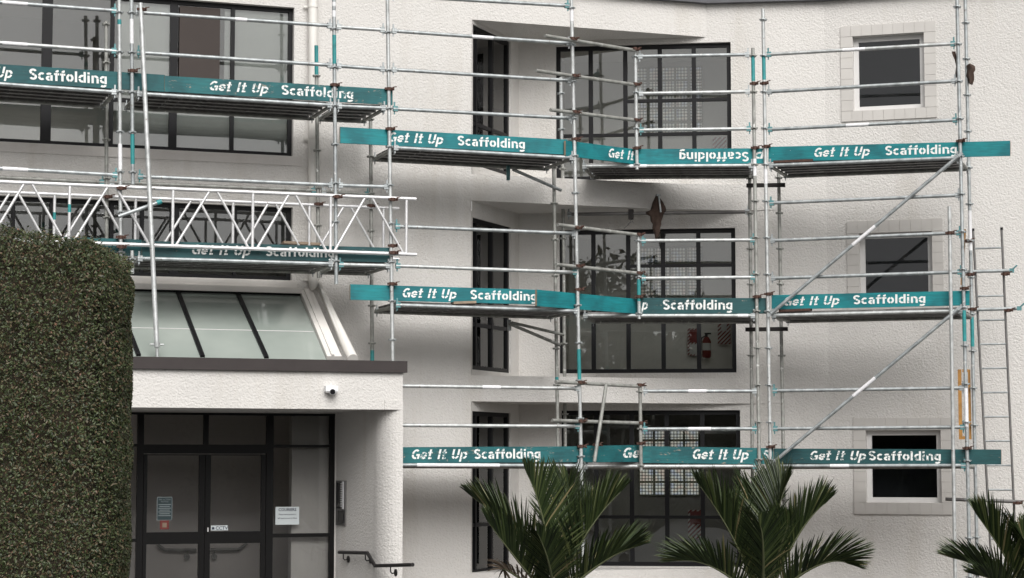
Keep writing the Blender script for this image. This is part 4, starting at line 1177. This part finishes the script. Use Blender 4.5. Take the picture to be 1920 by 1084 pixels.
# ---- lattice girders
def girder(pl, name, label, top, bot, verts_, diags, m='alu', r=.024, rb=.019):
    a0, a1, b0, b1 = pl.at(*top[0]), pl.at(*top[1]), pl.at(*bot[0]), pl.at(*bot[1])
    o = thing(name, label, 'lattice girder', (b0 + b1) / 2, 'aluminium lattice girders')
    for p, q in ((a0, a1), (b0, b1)):
        mb = MB(); mb.tube([p, q], r, 14); mb.build('chord', m, o)
    def on(pp, qq, x):        # point on a chord at pixel column x (by horizontal distance along the plane)
        u = pl.uz(x, 400)[0]; u0 = (pp - pl.o).dot(pl.d); u1 = (qq - pl.o).dot(pl.d)
        return pp.lerp(qq, (u - u0) / (u1 - u0))
    for x in verts_:
        mb = MB(); mb.tube([on(b0, b1, x), on(a0, a1, x)], rb, 12); mb.build('upright', m, o)
    for xt, xb in diags:
        mb = MB(); mb.tube([on(b0, b1, xb), on(a0, a1, xt)], rb - .002, 12); mb.build('diagonal', m, o)
    s = MB(); c = on(b0, b1, verts_[1]).lerp(on(a0, a1, verts_[1]), .52); c2 = on(b0, b1, verts_[1]).lerp(on(a0, a1, verts_[1]), .66)
    s.tube([c, c2], rb + .001, 12, False); s.build('blue_label', 'teal_band', o)
    return o
girder(FL.off(-.055), 'lattice_girder', 'long pale aluminium lattice girder in front of the posts above the hedge', ((-170, 334), (780, 373.5)), ((-170, 444), (781, 477.5)),
       [-28, 130, 324, 474, 620, 762], [(-95, -160), (-85, -35), (45, -17), (58, 122), (202, 138), (216, 281), (393, 330), (406, 467), (542, 482), (553, 613), (685, 627), (697, 757)])
girder(BL.off(-.055), 'lattice_girder', 'second lattice girder nearer the wall behind the first', ((-170, 353), (748, 391)), ((-170, 455), (748, 486)),
       [-50, 102, 254, 437, 580, 719], [(18, -40), (33, 92), (172, 112), (188, 245), (359, 300), (373, 428), (503, 450), (516, 572), (645, 590), (657, 712)])

# ---- ladder with its tie tubes
LP = BR.off(.12)
lt = [(1824.5, 432, 1860, 1080), (1878, 430, 1907, 1080)]
la = [(LP.at(x1, y1), LP.at(x0, y0)) for x0, y0, x1, y1 in lt]
rails = []
for a, b in la:
    d = b - a; rails.append((a - d * (a.z / d.z), b))
lo = thing('ladder', 'dull steel ladder standing against the right end of the scaffold', 'ladder', (rails[0][0] + rails[1][0]) / 2)
for a, b in rails:
    mb = MB(); mb.tube([a, b], .017, 12); st = mb.build('stile', 'ladder', lo)
    mb = MB(); mb.tube([b - UP * .01, b + UP * .025], .02, 12); mb.build('end_cap', 'black_plastic', st)
z = LP.uz(1830, 466)[1]
while z > .2:
    mb = MB(); pq = [a + (b - a) * ((z - a.z) / (b.z - a.z)) for a, b in rails]
    mb.tube(pq, .0135, 10); mb.build('rung', 'galv', lo); z -= .327
for x0, y0, x1, y1, l in ((1806, 510, 1893, 507.5, 'upper'), (1826, 581, 1907, 578.5, 'middle')):
    o = tube_thing('ladder_tie', '%s grey tube tying the ladder to the scaffold' % l, 'scaffold tube', LP.off(-.05).at(x0, y0), LP.off(-.05).at(x1, y1), 'galv', None, 'ladder tie tubes')
    a, b = LP.off(-.05).at(x0, y0), LP.off(-.05).at(x1, y1); d = (b - a).normalized()
    mb = MB(); mb.abox(b + d * .03, d * .03, LP.n * .02, UP * .028); mb.tube([b + d * .02, b + d * .10 + UP * .07], .011, 8); mb.build('hook_end', 'teal_fit', o)
tube_thing('ladder_tie', 'lowest dark tube tying the ladder to the scaffold', 'scaffold tube', LP.off(-.05).at(1773, 936), LP.off(-.05).at(1918, 941), 'ladder', None, 'ladder tie tubes')
clamp(LP.off(-.05), 1885, 514, 'small brown rusty clamp at the outer ladder stile, upper tie'); clamp(LP.off(-.05), 1891, 582, 'small brown rusty clamp at the outer ladder stile, middle tie'); clamp(LP.off(-.05), 1908, 943, 'small brown rusty clamp at the outer ladder stile, lowest tie')

# ---- ochre timber frame behind the right posts
op = BR.off(.05)
fr_ = thing('timber_stand', 'ochre timber stand standing behind the right end posts', 'timber stand', op.at(1811, 824))
for xa, xb in ((1796, 1804.5), (1815, 1821.5)):
    b = MB(); (ua, zt2), (ub2, zb2) = op.uz(xa, 693), op.uz(xb, 824)
    b.pbox(op, ua, ub2, -.02, .02, zb2, zt2); b.build('upright', 'ochre', fr_)
b = MB(); (ua, zt2), (ub2, zb2) = op.uz(1804.5, 692.5), op.uz(1815, 698)
b.pbox(op, ua, ub2, -.018, .018, zb2, zt2); b.build('crosspiece', 'ochre', fr_)
b = MB(); (ua, zt2), (ub2, zb2) = op.uz(1804.5, 818), op.uz(1815, 824)
b.pbox(op, ua, ub2, -.018, .018, zb2, zt2); b.build('crosspiece', 'ochre', fr_)
b = MB(); b.hexa([op.at(1801, 534), op.at(1804.5, 534), op.at(1804.5, 534) + op.n * .03, op.at(1801, 534) + op.n * .03, op.at(1803, 430), op.at(1811, 430), op.at(1811, 430) + op.n * .03, op.at(1803, 430) + op.n * .03])
tag(b.build('timber_strip', 'ochre', None, op.at(1803, 534)), 'thin ochre timber strip behind the right front post beside the ladder top', 'timber')
# ---- hanging cloths
def cloth(pl, prof, depth, name, label, seed, hang=None):
    rnd = random.Random(seed); b = MB(); nC = 9; i0 = 0
    rows = []
    for (y, xl, xr) in prof:
        row = []
        for k in range(nC):
            f = k / (nC - 1)
            p = pl.at(xl + (xr - xl) * f, y)
            row.append(p - pl.n * (depth * math.sin(math.pi * f) * (.7 + .3 * math.sin(5 * f + y * .05)) + .02 * math.sin(11 * f + y * .11)))
        back = [p + pl.n * (.04 + depth * .6 * math.sin(math.pi * (k / (nC - 1)))) for k, p in enumerate(row)]
        rows.append(row + list(reversed(back[1:-1])))
    for r in rows: b.v += r
    n = len(rows[0])
    for j in range(len(rows) - 1):
        for k in range(n):
            b.f.append((j * n + k, j * n + (k + 1) % n, (j + 1) * n + (k + 1) % n, (j + 1) * n + k)); b.sm.append(True)
    b.f.append(tuple(range(n))); b.sm.append(False); b.f.append(tuple(range((len(rows) - 1) * n, len(rows) * n))); b.sm.append(False)
    o = b.build(name, 'cloth', None, pl.at(prof[-1][1], prof[-1][0])); recalc(o)
    return tag(o, label, 'cloth')
co = cloth(BM.off(-.04), [(365, 1230, 1234), (372, 1227, 1238), (380, 1223, 1244), (388, 1221, 1248), (394, 1219, 1249), (397, 1211, 1247), (402, 1212, 1244), (406, 1219, 1243), (415, 1220, 1240), (421, 1224, 1240), (428, 1223, 1238), (436, 1226, 1238), (445, 1228, 1234), (452, 1230, 1232)], .08, 'hanging_cloth', 'brown cloth bundle draped over the rear tube before the middle window', 3)
a, b = BM.off(-.14).at(1239, 398), BM.off(-.14).at(1235, 366)
mb = MB(); mb.tube([a, b], .012, 8); mb.abox(b, BM.d * .03, BM.n * .01, UP * .012); mo = mb.build('hook', 'galv', co)
cloth(BR.off(-.02), [(121, 1815, 1824), (124, 1812, 1828), (131, 1814, 1829), (136, 1813, 1826), (143, 1811, 1827), (150, 1815, 1827), (155, 1816, 1825), (158, 1818, 1824)], .08, 'rag', 'brown rag tied to the rear post right of the top small window', 5)
cloth(FR.off(.04), [(97, 1784, 1792), (104, 1786, 1793), (112, 1790, 1797), (125, 1793, 1799), (145, 1790, 1797)], .03, 'rag', 'small brown rag on the right front post beside the top small window', 6)

# ================================================================== HEDGE
def hedge():
    rnd = random.Random(11)
    Y0 = 13.0
    def X(px, y): return (px - 960) / F * y * CP
    # plan outline (front left to right side going back)
    plan = [(X(-420, Y0), Y0), (X(150, Y0), Y0), (X(190, Y0), Y0 + .04), (X(222, Y0 + .2), Y0 + .2), (X(238, Y0 + .55), Y0 + .55), (X(243, Y0 + 1.1), Y0 + 1.1), (X(245, Y0 + 2.0), Y0 + 2.0)]
    zt = H + (868 - 427) / F * Y0
    # distances along the plan
    seg = [math.dist(a, b) for a, b in zip(plan[:-1], plan[1:])]; tot = sum(seg)
    def at(s):
        for (a, b), l in zip(zip(plan[:-1], plan[1:]), seg):
            if s <= l or l == seg[-1] and b == plan[-1]:
                f = min(1, s / l); p = (a[0] + (b[0] - a[0]) * f, a[1] + (b[1] - a[1]) * f)
                return Vector((p[0], p[1], 0)), Vector((b[1] - a[1], -(b[0] - a[0]), 0)).normalized()
            s -= l
        return Vector((*plan[-1], 0)), Vector((1, 0, 0))
    xr = X(245, Y0 + .6)
    def top(x):                          # crown drops towards the clipped right shoulder
        t_ = max(0, (x - (xr - .60)) / .60)
        return zt - .035 * t_ - .19 * t_ ** 2.6 + .02 * math.sin(x * 9) + .012 * math.sin(x * 23 + 1)
    b = MB()
    def leaf(p, n, s):
        a = n.cross(Vector((rnd.uniform(-1, 1), rnd.uniform(-1, 1), rnd.uniform(-1, 1)))).normalized()
        c = n.cross(a)
        i = len(b.v); w_ = s * rnd.uniform(.38, .58)
        b.v += [p - a * s, p + c * w_ - n * s * .12, p + a * s, p - c * w_ - n * s * .12, p]
        b.f += [(i, i + 1, i + 4), (i + 1, i + 2, i + 4), (i + 2, i + 3, i + 4), (i + 3, i, i + 4)]; b.sm += [False] * 4
    vis0 = seg[0] * (1 - (X(150, Y0) - X(-30, Y0)) / (X(150, Y0) - X(-420, Y0)))
    for k in range(90000):
        s = rnd.uniform(vis0, tot) if rnd.random() < .93 else rnd.uniform(0, vis0)
        p, n = at(s)
        zmax = top(p.x)
        zz_ = rnd.uniform(1.05, zmax) if rnd.random() < .92 else rnd.uniform(.05, 1.05)
        dd = rnd.random() ** 1.6 * .11
        lump = .03 * math.sin(p.x * 7 + zz_ * 5) * math.sin(zz_ * 6.1 + 2) + .015 * math.sin(p.x * 21 + zz_ * 17)
        sh = max(0, zz_ - (zmax - .16)) / .16
        p = p - n * (dd + .10 * sh * sh + lump * .5); p.z = zz_
        nn = (n + Vector((rnd.gauss(0, .55), rnd.gauss(0, .55), rnd.gauss(.25, .55)))).normalized()
        leaf(p, nn, rnd.uniform(.007, .0145))
    # top surface
    for k in range(11000):
        s = rnd.uniform(0, tot); p, n = at(s); p = p - n * rnd.uniform(.0, 1.2 if rnd.random() < .5 else .3)
        z_ = top(p.x) - rnd.random() ** 2 * .07 + (rnd.random() ** 6) * .05; p.z = z_
        nn = (Vector((0, -.3, 1)) + Vector((rnd.gauss(0, .6), rnd.gauss(0, .6), 0))).normalized()
        leaf(p, nn, rnd.uniform(.007, .0145))
    o = thing('clipped_hedge', 'tall dark green clipped hedge with rounded shoulder in the left foreground', 'hedge', Vector((plan[1][0], Y0 + 1, 0)))
    b.build('foliage', 'leaf', o)
    core = MB(); nz = 12; pr = []
    ns = 60
    for j in range(nz + 1):
        for k in range(ns + 1):
            p, n = at(tot * k / ns); f = j / nz; z_ = (top(p.x) - .06) * f
            sh = max(0, f - .93) / .07
            q = p - n * (.085 + .1 * sh * sh); q.z = z_; core.v.append(q)
    for j in range(nz):
        for k in range(ns):
            i = j * (ns + 1) + k; core.f.append((i, i + 1, i + ns + 2, i + ns + 1)); core.sm.append(True)
    # lid
    for k in range(ns):
        a, c = core.v[nz * (ns + 1) + k].copy(), core.v[nz * (ns + 1) + k + 1].copy()
        core.face([a, c, c + Vector((-.6, 2.2, 0)), a + Vector((-.6, 2.2, 0))])
    core.build('twigs', 'hedge_core', o)
hedge()

# ================================================================== PALMS
def palm(label, cx, depth, fronds, seed):
    rnd = random.Random(seed)
    Yp = depth
    def W(px, py, dy):
        r = ray(px, py); t_ = (Yp + dy) / r.y
        return Vector((0, 0, H)) + r * t_
    base = W(cx, 1130, 0)
    o = thing('nikau_palm', label, 'palm', Vector((base.x, base.y, 0)), 'palms in front of the facade')
    tk = MB(); n = 8
    tk.tube([Vector((base.x, base.y, 0)), Vector((base.x, base.y, base.z * .5)), base - UP * .12, base + UP * .05], [.13, .12, .12, .075], 14)
    tk.build('trunk', 'palm_trunk', o)
    for fr in fronds:
        (bx, by), (mx, my), (tx_, ty), dm_, dt, kw = fr
        P0, P1_, P2 = W(bx, by, dm_ * .2), W(mx, my, dm_), W(tx_, ty, dt)
        P0 = P0.lerp(base, .35)
        # quadratic through the middle point
        C = P1_ * 2 - (P0 + P2) * .5
        def B(t_): return P0 * (1 - t_) ** 2 + C * 2 * t_ * (1 - t_) + P2 * t_ ** 2
        def T(t_): return ((C - P0) * (1 - t_) + (P2 - C) * t_).normalized()
        rac = MB(); ns = 14
        rac.tube([B(k / ns) for k in range(ns + 1)], [.020 * (1 - .82 * k / ns) for k in range(ns + 1)], 8)
        fo = rac.build('frond', 'palm_stem', o)
        lf = MB()
        L = (P1_ - P0).length + (P2 - P1_).length
        nl = int(kw.get('n', 46) * 1.38); maxl = kw.get('len', .62); vee = R(kw.get('vee', 42)); dead = kw.get('dead', False)
        axis_out = (P2 - base); axis_out.z = 0
        for k in range(nl):
            t_ = .10 + .90 * (k / (nl - 1)) ** .92
            p, tg = B(t_), T(t_)
            inward = UP - tg * UP.dot(tg) - axis_out.normalized() * .35
            inward = inward - tg * inward.dot(tg)
            if inward.length < .15: inward = Vector((0, -1, 0)) - tg * tg.dot(Vector((0, -1, 0)))
            inward.normalize()
            side = tg.cross(inward).normalized()
            ln = maxl * (.70 + .40 * math.sin(math.pi * min(1, .12 + t_ * .80))) * (1 - .55 * max(0, t_ - .7) / .3) * rnd.uniform(.9, 1.06)
            th = R(kw.get('th', 62) - (kw.get('th', 62) - 17) * t_) * rnd.uniform(.93, 1.07)
            for sg_ in (-1, 1):
                ph = vee * rnd.uniform(.8, 1.2)
                d0 = (tg * math.cos(th) + (side * sg_ * math.cos(ph) + inward * math.sin(ph)) * math.sin(th)).normalized()
                wv = d0.cross(tg).cross(d0).normalized()
                nrm_ = d0.cross(wv).normalized()
                wd = rnd.uniform(.0095, .0145)
                drp = rnd.uniform(.03, .20) * ln if not dead else .35 * ln
                i = len(lf.v); q = p
                segs = [(0, .55), (.22, 1), (.6, .85), (.86, .5), (1, .06)]
                for f, wf in segs:
                    c = p + d0 * ln * f - UP * drp * f * f
                    lf.v += [c - wv * wd * wf, c + nrm_ * wd * .35 * wf, c + wv * wd * wf]
                for s_ in range(len(segs) - 1):
                    a = i + s_ * 3
                    lf.f += [(a, a + 1, a + 4, a + 3), (a + 1, a + 2, a + 5, a + 4)]; lf.sm += [False, False]
        lf.build('leaflets', 'palm_dead' if dead else 'palm_leaf', fo)
    return o
K = dict
palm('dark green palm growing left of the others, below the plain wall', 1040, 24.0, [
    ((1034, 1110), (1021, 986), (988, 888), -.25, -.30, K(len=.60, n=54)),
    ((1050, 1105), (1098, 1004), (1164, 922), -.1, -.1, K(len=.66, n=50)),
    ((1056, 1112), (1128, 1056), (1190, 1026), -.15, -.25, K(len=.58, n=46)),
    ((1022, 1108), (972, 1014), (886, 932), -.05, -.05, K(len=.66, n=52)),
    ((1018, 1110), (968, 1048), (915, 978), -.35, -.45, K(len=.56, n=44)),
    ((1036, 1118), (1030, 1060), (1008, 1000), -.55, -.85, K(len=.46, n=36, vee=25)),
    ((1042, 1100), (1056, 985), (1066, 905), .35, .45, K(len=.64, n=46)),
    ((1044, 1105), (1075, 1010), (1106, 940), .2, .35, K(len=.62, n=44)),
    ((1012, 1112), (960, 1075), (945, 1070), -.2, -.2, K(len=.34, n=12, dead=True)),
], 21)
palm('dark green palm in the middle, before the pair of posts', 1428, 24.0, [
    ((1408, 1108), (1376, 1012), (1310, 908), -.05, -.10, K(len=.66, n=54)),
    ((1398, 1112), (1338, 1064), (1268, 1052), -.25, -.35, K(len=.56, n=46)),
    ((1430, 1118), (1431, 1030), (1425, 985), -.55, -.75, K(len=.48, n=40, vee=30)),
    ((1440, 1100), (1456, 975), (1474, 910), .1, .15, K(len=.66, n=50)),
    ((1452, 1108), (1494, 1008), (1546, 945), -.1, -.1, K(len=.66, n=52)),
    ((1462, 1112), (1530, 1062), (1588, 1056), -.25, -.35, K(len=.60, n=46)),
    ((1424, 1100), (1420, 985), (1412, 925), .35, .45, K(len=.62, n=46)),
    ((1416, 1105), (1398, 1015), (1372, 950), .25, .35, K(len=.60, n=42)),
    ((1440, 1108), (1462, 1030), (1478, 985), -.35, -.5, K(len=.50, n=38)),
], 22)
palm('dark green palm cut by the right edge, below the ladder', 1935, 24.0, [
    ((1920, 1108), (1880, 1036), (1832, 966), -.05, -.1, K(len=.62, n=52)),
    ((1908, 1112), (1856, 1072), (1785, 1046), -.15, -.2, K(len=.54, n=44)),
    ((1930, 1105), (1928, 1040), (1916, 1005), -.3, -.4, K(len=.58, n=46)),
    ((1915, 1118), (1872, 1092), (1832, 1078), -.5, -.65, K(len=.40, n=36)),
    ((1945, 1105), (1968, 1025), (1985, 965), .1, .1, K(len=.64, n=48)),
    ((1955, 1108), (2000, 1040), (2060, 1010), -.1, -.1, K(len=.6, n=44)),
], 23)

# ================================================================== street trees behind the camera (only mirrored in the glass)
def street_tree(x, y, hgt, seed, label):
    rnd = random.Random(seed)
    o = thing('street_tree', label, 'tree', Vector((x, y, 0)), 'street trees opposite the facade')
    tk = MB(); tk.tube([(x, y, 0), (x + .1, y, hgt * .3), (x, y + .1, hgt * .6)], [.28, .22, .08], 10)
    for k in range(6):
        a = rnd.uniform(0, 6.28); tk.tube([(x, y, hgt * rnd.uniform(.25, .45)), (x + math.cos(a) * hgt * .25, y + math.sin(a) * hgt * .25, hgt * rnd.uniform(.55, .8))], [.1, .03], 6)
    tk.build('trunk', 'palm_trunk', o)
    b = MB()
    cl_ = [(Vector((x + rnd.gauss(0, hgt * .2), y + rnd.gauss(0, hgt * .2), hgt * rnd.uniform(.4, .95))), hgt * rnd.uniform(.10, .2)) for _ in range(16)]
    for k in range(9000):
        c, r_ = rnd.choice(cl_)
        p = c + Vector((rnd.gauss(0, 1), rnd.gauss(0, 1), rnd.gauss(0, .8))).normalized() * r_ * rnd.random() ** .4
        a = Vector((rnd.gauss(0, 1), rnd.gauss(0, 1), rnd.gauss(0, 1))).normalized(); c2 = a.orthogonal().normalized(); s = rnd.uniform(.08, .16) if k % 3 else rnd.uniform(.2, .34)
        i = len(b.v); b.v += [p - a * s, p + c2 * s * .5, p + a * s, p - c2 * s * .5]; b.f.append((i, i + 1, i + 2, i + 3)); b.sm.append(False)
    b.build('crown', 'leaf', o)
for i, (x, y, h_, lb) in enumerate(((-9, -16, 9.0, 'bushy street tree opposite the porch'), (-3.2, -19, 7.9, 'bushy street tree straight opposite the facade'), (5, -15, 7.5, 'tall street tree opposite the wide windows'), (13, -20, 6, 'spreading street tree opposite the ladder'), (-17, -20, 7, 'large street tree opposite the hedge'))):
    street_tree(x, y, h_, 40 + i, lb)

def belt():  # added out of view to block low sky and darken the reflections
    rnd = random.Random(77)
    hd = lambda x: 6.3 + .5 * math.sin(x * .31) + .35 * math.sin(x * .83 + 1) + .2 * math.sin(x * 2.1)
    core = MB(); n = 90
    for k in range(n):
        x0, x1 = -45 + 90 * k / n, -45 + 90 * (k + 1) / n
        y0, y1 = -24 + .5 * math.sin(x0 * 1.3), -24 + .5 * math.sin(x1 * 1.3)
        h0, h1 = hd(x0) - .35, hd(x1) - .35
        core.face([(x1, y1, 0), (x0, y0, 0), (x0, y0 - .2, h0), (x1, y1 - .2, h1)]); core.face([(x1, y1 - .2, h1), (x0, y0 - .2, h0), (x0, y0 - 2.5, h0 - .2), (x1, y1 - 2.5, h1 - .2)])
        core.face([(x0, y0 - 2.5, 0), (x1, y1 - 2.5, 0), (x1, y1 - 2.5, h1 - .2), (x0, y0 - 2.5, h0 - .2)])
    i0 = len(core.v)
    for k in range(30000):
        x = rnd.uniform(-45, 45); z = rnd.uniform(.1, hd(x)); y = -24 + .5 * math.sin(x * 1.3) + rnd.uniform(-.1, .35)
        p = Vector((x, y, z)); a = Vector((rnd.gauss(0, 1), rnd.gauss(0, 1), rnd.gauss(0, 1))).normalized(); c2 = a.orthogonal().normalized(); q = rnd.uniform(.08, .2)
        i = len(core.v); core.v += [p - a * q, p + c2 * q * .5, p + a * q, p - c2 * q * .5]; core.f.append((i, i + 1, i + 2, i + 3)); core.sm.append(False)
    o = core.build('sky_block_shrubs', 'leaf', None, Vector((0, -24, 0)))
    tag(o, 'added unseen belt of shrubs blocking low sky and darkening the lower panes', 'sky_block_shrubs', None, 'stuff')
belt()
